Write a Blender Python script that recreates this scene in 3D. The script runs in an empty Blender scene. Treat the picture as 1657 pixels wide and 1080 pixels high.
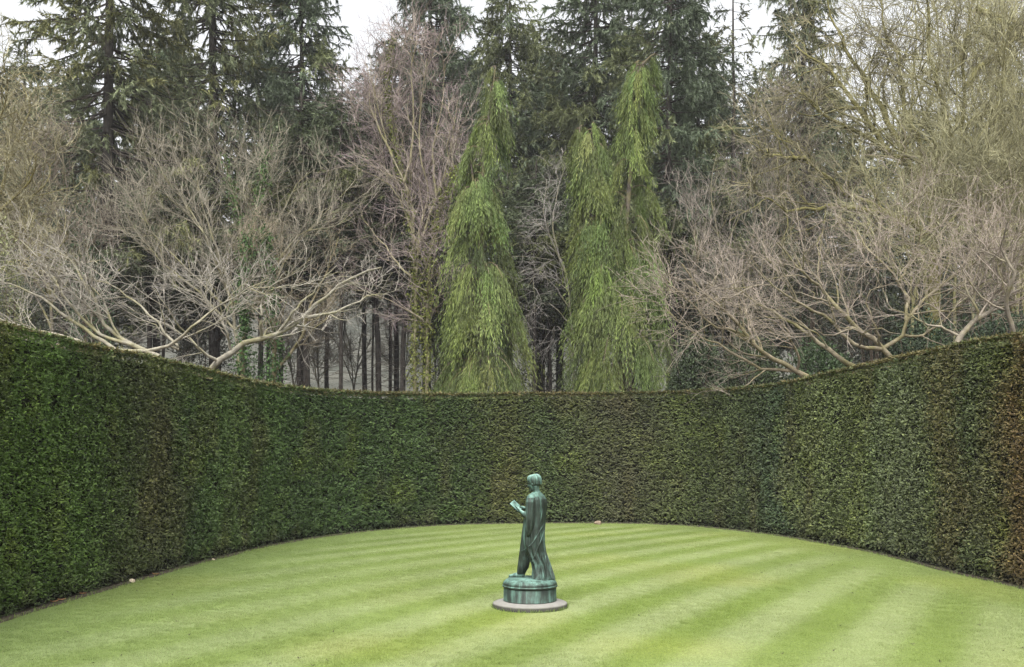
import bpy, bmesh, math, random
import numpy as np
from mathutils import Vector, Matrix

# ------------------------------------------------------------------ camera, sky, sun, exposure
sc = bpy.context.scene
COL = sc.collection
F_PX, CAM_Z, HZ, CX = 1611.0, 2.0, 727.0, 828.5      # focal length in photo pixels, eye height, horizon row, centre column
cam_d = bpy.data.cameras.new('camera')
cam = bpy.data.objects.new('camera', cam_d)
COL.objects.link(cam)
cam.location = (0, 0, CAM_Z)
cam.rotation_euler = (math.radians(90), 0, 0)
cam_d.sensor_width = 36.0
cam_d.lens = F_PX / 1657.0 * 36.0
cam_d.shift_y = (HZ - 540.0) / 1657.0
cam_d.clip_start = 0.1
cam_d.clip_end = 2000.0
sc.camera = cam

SUN_EL, SUN_AZ = 58.0, 190.0                         # azimuth clockwise from +Y: behind the camera, to its left
w = bpy.data.worlds.new('World')
sc.world = w
w.use_nodes = True
wn, wl = w.node_tree.nodes, w.node_tree.links
wn.clear()
sky = wn.new('ShaderNodeTexSky')
sky.sky_type = 'NISHITA'
sky.sun_disc = False
sky.sun_elevation = math.radians(SUN_EL)
sky.sun_rotation = math.radians(SUN_AZ)
sky.air_density = 1.0
sky.dust_density = 6.0
sky.ozone_density = 1.0
hsv = wn.new('ShaderNodeHueSaturation')              # an even cloud cover: the sky's light without its blue
hsv.inputs['Saturation'].default_value = 0.10
bg = wn.new('ShaderNodeBackground')
bg.inputs['Strength'].default_value = 0.15
out = wn.new('ShaderNodeOutputWorld')
wl.new(sky.outputs[0], hsv.inputs['Color'])
wl.new(hsv.outputs[0], bg.inputs[0])
wl.new(bg.outputs[0], out.inputs[0])

sun_d = bpy.data.lights.new('sun', 'SUN')
sun_d.energy = 1.0
sun_d.angle = math.radians(40)
sun_d.color = (1.0, 0.97, 0.92)
sun = bpy.data.objects.new('sun', sun_d)
COL.objects.link(sun)
az, el = math.radians(SUN_AZ), math.radians(SUN_EL)
sdir = Vector((math.sin(az) * math.cos(el), math.cos(az) * math.cos(el), math.sin(el)))
sun.rotation_euler = sdir.to_track_quat('Z', 'Y').to_euler()
sun.location = (-10, -10, 40)

sc.view_settings.view_transform = 'Standard'
sc.view_settings.look = 'None'
sc.view_settings.gamma = 1.0
sc.view_settings.exposure = 1.4
sc.view_settings.use_curve_mapping = False
sc.render.engine = 'CYCLES'
sc.cycles.use_denoising = True
sc.cycles.denoiser = 'OPENIMAGEDENOISE'
sc.cycles.denoising_input_passes = 'RGB_ALBEDO_NORMAL'
sc.cycles.denoising_prefilter = 'NONE'
sc.cycles.max_bounces = 6
sc.cycles.diffuse_bounces = 3
sc.cycles.transparent_max_bounces = 4
sc.cycles.volume_bounces = 0

# ------------------------------------------------------------------ helpers
def px(x, y, d):
    """photo pixel at distance d (metres along the view axis) -> world point"""
    return np.array([(x - CX) / F_PX * d, d, CAM_Z - (y - HZ) / F_PX * d])

def norm(v):
    return v / np.maximum(np.linalg.norm(v, axis=-1, keepdims=True), 1e-9)

def tag(o, label=None, cat=None, group=None, kind=None):
    if label: o['label'] = label
    if cat: o['category'] = cat
    if group: o['group'] = group
    if kind: o['kind'] = kind
    return o

def link(o, parent=None):
    COL.objects.link(o)
    if parent is not None:
        o.parent = parent
    return o

def empty(name, loc=(0, 0, 0), rz=0.0):
    o = bpy.data.objects.new(name, None)
    o.empty_display_size = 0.3
    o.location = loc
    o.rotation_euler = (0, 0, rz)
    return link(o)

def mesh_from(name, V, quads=None, tris=None, col=None, smooth=False):
    me = bpy.data.meshes.new(name)
    V = np.ascontiguousarray(V, dtype=np.float32).reshape(-1, 3)
    nq = 0 if quads is None else len(quads)
    nt = 0 if tris is None else len(tris)
    li, ls = [], []
    if nq:
        li.append(np.asarray(quads, dtype=np.int32).ravel())
        ls.append(np.arange(nq, dtype=np.int32) * 4)
    if nt:
        li.append(np.asarray(tris, dtype=np.int32).ravel())
        ls.append(nq * 4 + np.arange(nt, dtype=np.int32) * 3)
    li = np.concatenate(li)
    ls = np.concatenate(ls)
    me.vertices.add(len(V))
    me.vertices.foreach_set('co', V.ravel())
    me.loops.add(len(li))
    me.loops.foreach_set('vertex_index', li)
    me.polygons.add(len(ls))
    me.polygons.foreach_set('loop_start', ls)
    me.update(calc_edges=True)
    me.polygons.foreach_set('use_smooth', np.full(len(ls), smooth, dtype=bool))
    if col is not None:
        c = np.ones((len(V), 4), dtype=np.float32)
        c[:, :3] = col
        a = me.color_attributes.new('Col', 'FLOAT_COLOR', 'POINT')
        a.data.foreach_set('color', c.ravel())
    me.update()
    return me

def mesh_obj(name, me, mat, parent=None):
    o = bpy.data.objects.new(name, me)
    if mat is not None and len(me.materials) == 0:
        me.materials.append(mat)
    return link(o, parent)

class Acc:
    """collects vertices, quads, triangles and vertex colours for one mesh"""
    def __init__(s):
        s.V, s.Q, s.T, s.C, s.n = [], [], [], [], 0
    def add(s, V, Q=None, T=None, C=None):
        V = np.asarray(V).reshape(-1, 3)
        if Q is not None and len(Q): s.Q.append(np.asarray(Q) + s.n)
        if T is not None and len(T): s.T.append(np.asarray(T) + s.n)
        s.V.append(V)
        if C is None: C = np.full((len(V), 3), 0.5)
        s.C.append(np.broadcast_to(C, (len(V), 3)))
        s.n += len(V)
    def obj(s, name, mat, parent=None, smooth=False):
        me = mesh_from(name, np.concatenate(s.V), np.concatenate(s.Q) if s.Q else None,
                       np.concatenate(s.T) if s.T else None, np.concatenate(s.C), smooth)
        return mesh_obj(name, me, mat, parent)

def leaf_quads(acc, P, D, N, L, W, C, bend=0.12):
    """pointed leaves: base P, direction D, face normal N"""
    n = len(P)
    D = norm(D); S = norm(np.cross(D, N)); N = np.cross(S, D)
    L = np.broadcast_to(L, n)[:, None]; W = np.broadcast_to(W, n)[:, None]
    m = P + D * L * 0.45 + N * L * bend
    V = np.stack([P, m + S * W * 0.5, P + D * L, m - S * W * 0.5], 1)
    Q = np.arange(n * 4).reshape(n, 4)
    acc.add(V, Q=Q, C=np.repeat(np.broadcast_to(C, (n, 3)), 4, axis=0))

def leaf_tris(acc, P, D, N, L, W, C):
    n = len(P)
    D = norm(D); S = norm(np.cross(D, N))
    L = np.broadcast_to(L, n)[:, None]; W = np.broadcast_to(W, n)[:, None]
    V = np.stack([P - S * W * 0.5, P + S * W * 0.5, P + D * L], 1)
    acc.add(V, T=np.arange(n * 3).reshape(n, 3), C=np.repeat(np.broadcast_to(C, (n, 3)), 3, axis=0))

def tubes(acc, P, R, S, C, vary=0.0, rng=None):
    """P (N,K,3) polylines, R (N,K) radii -> S-sided tubes; C (3,) or (N,3)"""
    N, K = P.shape[:2]
    T = np.empty_like(P)
    T[:, 1:-1] = P[:, 2:] - P[:, :-2]
    T[:, 0] = P[:, 1] - P[:, 0]
    T[:, -1] = P[:, -1] - P[:, -2]
    T = norm(T)
    ref = np.where(np.abs(T[:, :1, 2:3]) > 0.75, np.array([1.0, 0, 0]), np.array([0, 0, 1.0]))
    U = norm(np.cross(T, np.broadcast_to(ref, T.shape)))
    W = np.cross(T, U)
    th = np.arange(S) * 2 * math.pi / S
    V = P[:, :, None, :] + R[:, :, None, None] * (U[:, :, None, :] * np.cos(th)[:, None] + W[:, :, None, :] * np.sin(th)[:, None])
    b = (np.arange(N) * K * S)[:, None, None] + (np.arange(K - 1) * S)[None, :, None]
    i = np.arange(S); j = (i + 1) % S
    Q = np.stack(np.broadcast_arrays(b + i, b + j, b + S + j, b + S + i), -1).reshape(-1, 4)
    C = np.broadcast_to(C, (N, 3)).astype(float)
    if vary and rng is not None:
        C = C * (1 + vary * rng.normal(size=(N, 1)))
    acc.add(V, Q=Q, C=np.repeat(np.clip(C, 0.005, 0.9), K * S, axis=0))

def cones(acc, A, B, r, C, vary=0.0, rng=None):
    """single straight tapering twigs from A to B, three faces each"""
    n = len(A)
    T = norm(B - A)
    U = norm(np.cross(T, np.where(np.abs(T[:, 2:3]) > 0.75, np.array([1.0, 0, 0]), np.array([0, 0, 1.0]))))
    W = np.cross(T, U)
    r = np.broadcast_to(r, n)[:, None]
    ring = [A + r * (U * math.cos(a) + W * math.sin(a)) for a in (0, 2.0944, 4.1888)]
    V = np.stack(ring + [B], 1)
    b = np.arange(n)[:, None] * 4
    T3 = np.concatenate([b + np.array([[0, 1, 3]]), b + np.array([[1, 2, 3]]), b + np.array([[2, 0, 3]])], 0)
    C = np.broadcast_to(C, (n, 3)).astype(float)
    if vary and rng is not None:
        C = C * (1 + vary * rng.normal(size=(n, 1)))
    acc.add(V, T=T3, C=np.repeat(np.clip(C, 0.005, 0.9), 4, axis=0))

def resample(pts, K):
    """smooth a short list of points into K evenly spaced ones (Catmull-Rom)"""
    p = np.asarray(pts, float)
    q = np.concatenate([[2 * p[0] - p[1]], p, [2 * p[-1] - p[-2]]])
    o = []
    for i in range(1, len(q) - 2):
        for t in np.linspace(0, 1, 12, endpoint=False):
            a, b, c, d = q[i - 1], q[i], q[i + 1], q[i + 2]
            o.append(0.5 * (2 * b + (c - a) * t + (2 * a - 5 * b + 4 * c - d) * t * t + (3 * b - a - 3 * c + d) * t ** 3))
    o.append(p[-1])
    o = np.array(o)
    s = np.concatenate([[0], np.cumsum(np.linalg.norm(np.diff(o, axis=0), axis=1))])
    return np.stack([np.interp(np.linspace(0, s[-1], K), s, o[:, k]) for k in range(o.shape[1])], 1)

def grow(rng, P, R, n, t0, t1, ang, length, K, jit=0.15, trop=(0, 0, 0), rk=0.6, rmin=0.004, tip=0.25, weight=1.0):
    """n side branches on the given branches, one generation on"""
    N0, K0 = P.shape[:2]
    ln = np.linalg.norm(np.diff(P, axis=1), axis=2).sum(1)
    pr = ln ** weight
    idx = rng.choice(N0, n, p=pr / pr.sum())
    t = t0 + (t1 - t0) * rng.random(n)
    f = t * (K0 - 1)
    i = np.clip(f.astype(int), 0, K0 - 2)
    wv = (f - i)[:, None]
    A, B = P[idx, i], P[idx, i + 1]
    pos = A * (1 - wv) + B * wv
    tan = norm(B - A)
    r = R[idx, i] * (1 - wv[:, 0]) + R[idx, i + 1] * wv[:, 0]
    per = norm(np.cross(tan, rng.normal(size=(n, 3))))
    a = (ang[0] + (ang[1] - ang[0]) * rng.random(n))[:, None]
    d = norm(tan * np.cos(a) + per * np.sin(a) + np.array(trop))
    L = length * (0.55 + 0.9 * rng.random(n)) * (1 - 0.45 * t)
    st = (L / (K - 1))[:, None]
    out_p = [pos]
    for k in range(1, K):
        d = norm(d + jit * rng.normal(size=(n, 3)) + np.array(trop) * 0.5)
        out_p.append(out_p[-1] + d * st)
    Pn = np.stack(out_p, 1)
    r0 = np.maximum(r * rk, rmin)
    Rn = r0[:, None] * np.linspace(1, tip, K)[None, :]
    return Pn, np.maximum(Rn, rmin * 0.5)

def vnoise(x, y, seed=0):
    """smooth value noise on the plane, 0..1"""
    g = np.random.default_rng(seed).random((64, 64))
    xi, yi = np.floor(x).astype(int), np.floor(y).astype(int)
    fx, fy = x - xi, y - yi
    fx, fy = fx * fx * (3 - 2 * fx), fy * fy * (3 - 2 * fy)
    a, b = g[xi % 64, yi % 64], g[(xi + 1) % 64, yi % 64]
    c, d = g[xi % 64, (yi + 1) % 64], g[(xi + 1) % 64, (yi + 1) % 64]
    return (a * (1 - fx) + b * fx) * (1 - fy) + (c * (1 - fx) + d * fx) * fy

# ------------------------------------------------------------------ materials
def new_mat(name):
    m = bpy.data.materials.new(name)
    m.use_nodes = True
    nt = m.node_tree
    b = nt.nodes['Principled BSDF']
    return m, nt, b

def attr_mat(name, rough=0.7, spec=0.25, noise_scale=6.0, lo=0.75, hi=1.2, bump=0.0, bump_scale=40.0, translucent=0.0, tint=None, tint_scale=3.0, tint_amt=0.0):
    """colour from the vertices, broken up by noise"""
    m, nt, b = new_mat(name)
    n = nt.nodes; l = nt.links
    at = n.new('ShaderNodeAttribute'); at.attribute_name = 'Col'
    tc = n.new('ShaderNodeTexCoord')
    nz = n.new('ShaderNodeTexNoise'); nz.inputs['Scale'].default_value = noise_scale; nz.inputs['Detail'].default_value = 4
    l.new(tc.outputs['Object'], nz.inputs['Vector'])
    mr = n.new('ShaderNodeMapRange')
    mr.inputs['From Min'].default_value = 0.3; mr.inputs['From Max'].default_value = 0.7
    mr.inputs['To Min'].default_value = lo; mr.inputs['To Max'].default_value = hi
    l.new(nz.outputs['Fac'], mr.inputs['Value'])
    mul = n.new('ShaderNodeVectorMath'); mul.operation = 'SCALE'
    l.new(at.outputs['Color'], mul.inputs[0]); l.new(mr.outputs[0], mul.inputs['Scale'])
    colout = mul.outputs[0]
    if tint is not None:
        n2 = n.new('ShaderNodeTexNoise'); n2.inputs['Scale'].default_value = tint_scale; n2.inputs['Detail'].default_value = 5
        l.new(tc.outputs['Object'], n2.inputs['Vector'])
        m2 = n.new('ShaderNodeMapRange')
        m2.inputs['From Min'].default_value = 0.45; m2.inputs['From Max'].default_value = 0.62; m2.inputs['To Max'].default_value = tint_amt
        l.new(n2.outputs['Fac'], m2.inputs['Value'])
        mx = n.new('ShaderNodeMix'); mx.data_type = 'RGBA'
        l.new(m2.outputs[0], mx.inputs['Factor'])
        l.new(colout, mx.inputs[6]); mx.inputs[7].default_value = (*tint, 1)
        colout = mx.outputs[2]
    l.new(colout, b.inputs['Base Color'])
    b.inputs['Roughness'].default_value = rough
    b.inputs['Specular IOR Level'].default_value = spec
    if bump:
        n3 = n.new('ShaderNodeTexNoise'); n3.inputs['Scale'].default_value = bump_scale; n3.inputs['Detail'].default_value = 4
        l.new(tc.outputs['Object'], n3.inputs['Vector'])
        bp = n.new('ShaderNodeBump'); bp.inputs['Strength'].default_value = bump; bp.inputs['Distance'].default_value = 0.02
        l.new(n3.outputs['Fac'], bp.inputs['Height']); l.new(bp.outputs[0], b.inputs['Normal'])
    if translucent:
        tr = n.new('ShaderNodeBsdfTranslucent'); l.new(colout, tr.inputs['Color'])
        ms = n.new('ShaderNodeMixShader'); ms.inputs[0].default_value = translucent
        o = n['Material Output']
        l.new(b.outputs[0], ms.inputs[1]); l.new(tr.outputs[0], ms.inputs[2]); l.new(ms.outputs[0], o.inputs[0])
    return m

def noise_mat(name, c1, c2, scale=4.0, rough=0.85, spec=0.2, bump=0.3, bump_scale=30.0, bump_dist=0.02, detail=6):
    m, nt, b = new_mat(name)
    n = nt.nodes; l = nt.links
    tc = n.new('ShaderNodeTexCoord')
    nz = n.new('ShaderNodeTexNoise'); nz.inputs['Scale'].default_value = scale; nz.inputs['Detail'].default_value = detail
    l.new(tc.outputs['Object'], nz.inputs['Vector'])
    cr = n.new('ShaderNodeValToRGB')
    cr.color_ramp.elements[0].position = 0.35; cr.color_ramp.elements[0].color = (*c1, 1)
    cr.color_ramp.elements[1].position = 0.68; cr.color_ramp.elements[1].color = (*c2, 1)
    l.new(nz.outputs['Fac'], cr.inputs[0]); l.new(cr.outputs[0], b.inputs['Base Color'])
    b.inputs['Roughness'].default_value = rough
    b.inputs['Specular IOR Level'].default_value = spec
    if bump:
        n3 = n.new('ShaderNodeTexNoise'); n3.inputs['Scale'].default_value = bump_scale; n3.inputs['Detail'].default_value = 5
        l.new(tc.outputs['Object'], n3.inputs['Vector'])
        bp = n.new('ShaderNodeBump'); bp.inputs['Strength'].default_value = bump; bp.inputs['Distance'].default_value = bump_dist
        l.new(n3.outputs['Fac'], bp.inputs['Height']); l.new(bp.outputs[0], b.inputs['Normal'])
    return m

M = {}
M['hedge'] = attr_mat('yew_foliage', rough=0.55, spec=0.3, noise_scale=9, lo=0.8, hi=1.2, translucent=0.12)
M['hedge_core'] = noise_mat('hedge_inner_shade', (0.010, 0.011, 0.006), (0.022, 0.020, 0.012), scale=14, bump=0.6)  # solid body behind the leaves, shade of the gaps put into its colour
M['needles'] = attr_mat('conifer_needles', rough=0.6, spec=0.25, noise_scale=0.8, lo=0.75, hi=1.25, translucent=0.22)
M['cypress'] = attr_mat('cypress_foliage', rough=0.6, spec=0.25, noise_scale=1.5, lo=0.8, hi=1.2, translucent=0.10)
M['bark'] = attr_mat('grey_bark', rough=0.9, spec=0.15, noise_scale=7, lo=0.6, hi=1.25, bump=0.5, tint=(0.16, 0.15, 0.05), tint_scale=2.2, tint_amt=0.55)
M['conifer_bark'] = attr_mat('conifer_bark', rough=0.92, spec=0.1, noise_scale=5, lo=0.6, hi=1.3, bump=0.6, bump_scale=25)
M['twig'] = attr_mat('twig_bark', rough=0.85, spec=0.15, noise_scale=1.2, lo=0.8, hi=1.2)
M['leaf'] = attr_mat('shrub_leaf', rough=0.55, spec=0.18, noise_scale=3, lo=0.75, hi=1.25, translucent=0.12)
M['grass'] = attr_mat('grass_blade', rough=0.6, spec=0.25, noise_scale=20, lo=0.85, hi=1.12, translucent=0.2)

# ------------------------------------------------------------------ the hedge line (inner foot of the hedge)
HEDGE_PTS = [(-6.15, 4.5), (-6.05, 8.0), (-5.96, 11.6), (-5.89, 13.15), (-5.75, 14.9), (-5.62, 16.4), (-5.41, 18.0), (-4.95, 20.8), (-3.95, 23.45),
             (-2.0, 25.95), (0.24, 26.75), (2.37, 26.85), (3.7, 26.55), (4.95, 25.5), (6.1, 23.1), (6.55, 21.3), (6.95, 19.6),
             (7.1, 17.4), (7.2, 15.6), (7.33, 14.3), (7.4, 12.0), (7.45, 8.0), (7.5, 4.5)]
HP = resample([(a, b, 0) for a, b in HEDGE_PTS], 900)
HS = np.concatenate([[0], np.cumsum(np.linalg.norm(np.diff(HP, axis=0), axis=1))])
HT = norm(np.gradient(HP, axis=0))
HN = np.stack([HT[:, 1], -HT[:, 0], np.zeros(900)], 1)        # towards the lawn
HPX = CX + F_PX * HP[:, 0] / HP[:, 1]
# top of the hedge by picture column, then by arc length
HTOP = np.interp(HPX, [-900, 0, 260, 430, 486, 620, 830, 1263, 1308, 1412, 1700, 2600], [3.5, 3.49, 3.46, 3.36, 3.33, 3.39, 3.49, 3.5, 3.56, 3.69, 3.7, 3.7])
HTOP = np.convolve(np.pad(HTOP, 15, mode='edge'), np.ones(31) / 31, mode='valid')
HTOP = HTOP + 0.035 * (vnoise(HS * 0.55, HS * 0 + 3, 91) - 0.5) + 0.014 * (vnoise(HS * 2.4, HS * 0 + 7, 92) - 0.5)
THICK = 1.3

def hedge_at(s):
    P = np.stack([np.interp(s, HS, HP[:, k]) for k in range(3)], -1)
    T = norm(np.stack([np.interp(s, HS, HT[:, k]) for k in range(3)], -1))
    N = norm(np.stack([np.interp(s, HS, HN[:, k]) for k in range(3)], -1))
    return P, T, N, np.interp(s, HS, HTOP)

def hedge_dist(X, Y):
    """signed distance from the hedge's inner foot, positive on the lawn"""
    q = HP[::4, :2]; nn = HN[::4, :2]
    p = np.stack([X, Y], -1)
    res = np.empty(len(p))
    for a in range(0, len(p), 20000):
        d = p[a:a + 20000, None, :] - q[None]
        i = (d ** 2).sum(-1).argmin(1)
        k = np.arange(len(i))
        dv = d[k, i]
        res[a:a + 20000] = np.sign((dv * nn[i]).sum(-1)) * np.sqrt((dv ** 2).sum(-1))
    return res

# ------------------------------------------------------------------ lawn and ground
def lawn_colour(X, Y, edge):
    """mown stripes: the nap lies towards and away in turn"""
    q = 0.89 * X - 0.46 * Y - 0.0155 * np.maximum(0, Y - 12.0) ** 2
    q = q + 0.10 * (vnoise(X * 0.45 + 7, Y * 0.3 + 3, 5) - 0.5)
    s = np.sin((q + 2.65) / 1.2 * 2 * math.pi + math.pi / 2)
    s = np.tanh(s * 2.3)
    fade = 0.55 + 0.75 * vnoise(X * 0.35 + 20, Y * 0.25 + 11, 8)
    left = np.interp(X, [-5, -2.0, 1.0], [0.55, 0.8, 1.0])
    s = s * fade * left
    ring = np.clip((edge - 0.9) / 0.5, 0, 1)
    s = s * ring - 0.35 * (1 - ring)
    light = np.array([0.176, 0.210, 0.086]); dark = np.array([0.119, 0.160, 0.037])
    f = (s * 0.5 + 0.5)[:, None]
    C = dark * (1 - f) + light * f
    b = vnoise(X * 0.8, Y * 0.8, 2) * 0.6 + vnoise(X * 2.3, Y * 2.3, 3) * 0.4
    C = C * (0.88 + 0.24 * b)[:, None]
    # darker, deeper green towards the left side
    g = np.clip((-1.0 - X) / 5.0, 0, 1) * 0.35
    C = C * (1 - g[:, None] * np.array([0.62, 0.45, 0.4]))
    y = np.clip(vnoise(X * 0.6 + 40, Y * 0.6 + 9, 12) - 0.55, 0, 1)[:, None]
    return C * (1 + y * np.array([0.25, 0.1, -0.2]))

gx = np.arange(-7.4, 8.8, 0.15); gy = np.arange(-6.0, 28.2, 0.15)
GX, GY = np.meshgrid(gx, gy)
X, Y = GX.ravel(), GY.ravel()
E = hedge_dist(X, Y)
E = np.where(Y < 4.5, np.minimum(X + 6.15, 7.5 - X), E)
Z = 0.012 * (vnoise(X * 0.5, Y * 0.5, 1) - 0.5) * np.clip(E, 0, 1)
V = np.stack([X, Y, Z], 1)
nx_, ny_ = len(gx), len(gy)
ii = (np.arange(ny_ - 1)[:, None] * nx_ + np.arange(nx_ - 1)[None]).ravel()
Q = np.stack([ii, ii + 1, ii + nx_ + 1, ii + nx_], 1)
Q = Q[(E[Q] > -0.5).all(1)]
lawn_m, nt, b = new_mat('mown_turf')
n = nt.nodes; l = nt.links
at = n.new('ShaderNodeAttribute'); at.attribute_name = 'Col'
tc = n.new('ShaderNodeTexCoord')
n1 = n.new('ShaderNodeTexNoise'); n1.inputs['Scale'].default_value = 30; n1.inputs['Detail'].default_value = 6; n1.inputs['Roughness'].default_value = 0.7
n2 = n.new('ShaderNodeTexNoise'); n2.inputs['Scale'].default_value = 95; n2.inputs['Detail'].default_value = 2
l.new(tc.outputs['Object'], n1.inputs['Vector']); l.new(tc.outputs['Object'], n2.inputs['Vector'])
ad = n.new('ShaderNodeMath'); ad.operation = 'ADD'
l.new(n1.outputs['Fac'], ad.inputs[0]); l.new(n2.outputs['Fac'], ad.inputs[1])
mr = n.new('ShaderNodeMapRange')
mr.inputs['From Min'].default_value = 0.80; mr.inputs['From Max'].default_value = 1.20
mr.inputs['To Min'].default_value = 0.66; mr.inputs['To Max'].default_value = 1.34
l.new(ad.outputs[0], mr.inputs['Value'])
vm = n.new('ShaderNodeVectorMath'); vm.operation = 'SCALE'
l.new(at.outputs['Color'], vm.inputs[0]); l.new(mr.outputs[0], vm.inputs['Scale'])
l.new(vm.outputs[0], b.inputs['Base Color'])
b.inputs['Roughness'].default_value = 0.8
b.inputs['Specular IOR Level'].default_value = 0.15
bp = n.new('ShaderNodeBump'); bp.inputs['Strength'].default_value = 0.5; bp.inputs['Distance'].default_value = 0.015
l.new(ad.outputs[0], bp.inputs['Height']); l.new(bp.outputs[0], b.inputs['Normal'])
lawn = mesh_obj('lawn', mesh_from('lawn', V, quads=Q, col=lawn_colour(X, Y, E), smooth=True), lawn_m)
tag(lawn, 'smooth mown lawn in light and dark green stripes', 'lawn', kind='structure')

rng = np.random.default_rng(11)
acc = Acc()
# longer tufts left by the mower along the foot of the hedge and round the stone slab
ns = 5200
s = rng.random(ns) * HS[-1]
P, T, Nn, _ = hedge_at(s)
P = P + Nn * (0.05 + 0.10 * rng.random((ns, 1)) ** 1.5)
k = P[:, 1] > 8.5
P = P[k]
a2 = rng.random(700) * 6.283
P = np.concatenate([P, np.stack([0.227 + np.cos(a2) * 0.475, 12.6 + np.sin(a2) * 0.475, np.zeros(700)], 1)])
m_ = len(P)
d = norm(np.concatenate([rng.normal(size=(m_, 2)) * 0.5, np.ones((m_, 1))], 1))
leaf_tris(acc, P, d, rng.normal(size=(m_, 3)), 0.03 + 0.04 * rng.random(m_), 0.008, np.array([0.17, 0.24, 0.06]) * (0.6 + 0.7 * rng.random((m_, 1))))
wn_ = 130
wy = 8.8 + 13 * rng.random(wn_) ** 1.5; wx = (rng.random(wn_) * 2 - 1) * np.minimum(6.5, wy * 0.52)
k = (hedge_dist(wx, wy) > 0.3) & (np.hypot(wx - 0.227, wy - 12.6) > 0.5) & (vnoise(wx * 0.6 + 3, wy * 0.6, 77) > 0.42)
wx, wy = wx[k], wy[k]
for q_ in range(3):
    dq = norm(np.stack([rng.normal(size=len(wx)), rng.normal(size=len(wx)), 0.5 + 0 * wx], 1))
    leaf_quads(acc, np.stack([wx, wy, np.full(len(wx), 0.012)], 1), dq, np.array([0, 0, 1.0]) + 0.3 * rng.normal(size=(len(wx), 3)), 0.018 + 0.016 * rng.random(len(wx)), 0.014, np.array([0.075, 0.070, 0.035]) * (0.6 + 0.9 * rng.random((len(wx), 1))))
g_ = acc.obj('grass_blades', M['grass'], lawn)
g_['kind'] = 'stuff'

tx = np.arange(-7.2, 8.6, 0.3); ty = np.arange(8.0, 27.6, 0.3)
TX, TY = np.meshgrid(tx, ty); TX, TY = TX.ravel(), TY.ravel()
TE = hedge_dist(TX, TY)
ti = (np.arange(len(ty) - 1)[:, None] * len(tx) + np.arange(len(tx) - 1)[None]).ravel()
TQ = np.stack([ti, ti + 1, ti + len(tx) + 1, ti + len(tx)], 1)
cxq, cyq = TX[TQ].mean(1), TY[TQ].mean(1)
TQ = TQ[(TE[TQ] > 0.02).all(1) & (np.hypot(cxq - 0.227, cyq - 12.6) > 0.62) & (np.abs(cxq) < cyq * 0.58)]
turf_m = bpy.data.materials.new('turf_blades'); turf_m.use_nodes = True
tn_ = turf_m.node_tree.nodes; tl_ = turf_m.node_tree.links; tb_ = tn_['Principled BSDF']
ta = tn_.new('ShaderNodeAttribute'); ta.attribute_type = 'INSTANCER'; ta.attribute_name = 'Col'
to_ = tn_.new('ShaderNodeTexCoord'); tz = tn_.new('ShaderNodeTexNoise'); tz.inputs['Scale'].default_value = 60
tl_.new(to_.outputs['Object'], tz.inputs['Vector'])
tm = tn_.new('ShaderNodeMapRange'); tm.inputs['From Min'].default_value = 0.35; tm.inputs['From Max'].default_value = 0.65; tm.inputs['To Min'].default_value = 0.95; tm.inputs['To Max'].default_value = 1.55
tl_.new(tz.outputs['Fac'], tm.inputs['Value'])
tv_ = tn_.new('ShaderNodeVectorMath'); tv_.operation = 'SCALE'; tl_.new(ta.outputs['Color'], tv_.inputs[0]); tl_.new(tm.outputs[0], tv_.inputs['Scale'])
tl_.new(tv_.outputs[0], tb_.inputs['Base Color']); tb_.inputs['Roughness'].default_value = 0.6; tb_.inputs['Specular IOR Level'].default_value = 0.2
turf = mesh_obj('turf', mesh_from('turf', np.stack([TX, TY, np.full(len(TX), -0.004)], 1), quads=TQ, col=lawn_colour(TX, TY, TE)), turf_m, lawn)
turf['kind'] = 'stuff'
ng = bpy.data.node_groups.new('turf_blades', 'GeometryNodeTree')
ng.interface.new_socket('Geometry', in_out='INPUT', socket_type='NodeSocketGeometry')
ng.interface.new_socket('Geometry', in_out='OUTPUT', socket_type='NodeSocketGeometry')
gn, gl = ng.nodes, ng.links
gi, go = gn.new('NodeGroupInput'), gn.new('NodeGroupOutput')
def rnd(lo, hi, seed):
    r_ = gn.new('FunctionNodeRandomValue'); r_.data_type = 'FLOAT_VECTOR'
    r_.inputs['Min'].default_value = lo; r_.inputs['Max'].default_value = hi; r_.inputs['Seed'].default_value = seed
    return r_.outputs['Value']
# one tuft: a hand of short leaning blades
gd = gn.new('GeometryNodeMeshGrid'); gd.inputs['Size X'].default_value = 0.13; gd.inputs['Size Y'].default_value = 0.13
d1 = gn.new('GeometryNodeDistributePointsOnFaces'); d1.inputs['Density'].default_value = 4200; d1.inputs['Seed'].default_value = 3
cn = gn.new('GeometryNodeMeshCone'); cn.fill_type = 'NONE'; cn.inputs['Vertices'].default_value = 3; cn.inputs['Radius Bottom'].default_value = 0.0022; cn.inputs['Radius Top'].default_value = 0.0; cn.inputs['Depth'].default_value = 0.021
i1 = gn.new('GeometryNodeInstanceOnPoints'); r1 = gn.new('GeometryNodeRealizeInstances')
gl.new(gd.outputs['Mesh'], d1.inputs['Mesh']); gl.new(d1.outputs['Points'], i1.inputs['Points']); gl.new(cn.outputs['Mesh'], i1.inputs['Instance'])
gl.new(rnd((-0.9, -0.9, 0), (0.9, 0.9, 6.28), 1), i1.inputs['Rotation']); gl.new(rnd((0.8, 0.8, 0.6), (1.3, 1.3, 1.4), 2), i1.inputs['Scale'])
gl.new(i1.outputs[0], r1.inputs[0])
sm_ = gn.new('GeometryNodeSetMaterial'); sm_.inputs['Material'].default_value = turf_m
gl.new(r1.outputs[0], sm_.inputs['Geometry'])
d2 = gn.new('GeometryNodeDistributePointsOnFaces'); d2.inputs['Density'].default_value = 120; d2.inputs['Seed'].default_value = 8
i2 = gn.new('GeometryNodeInstanceOnPoints')
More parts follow.
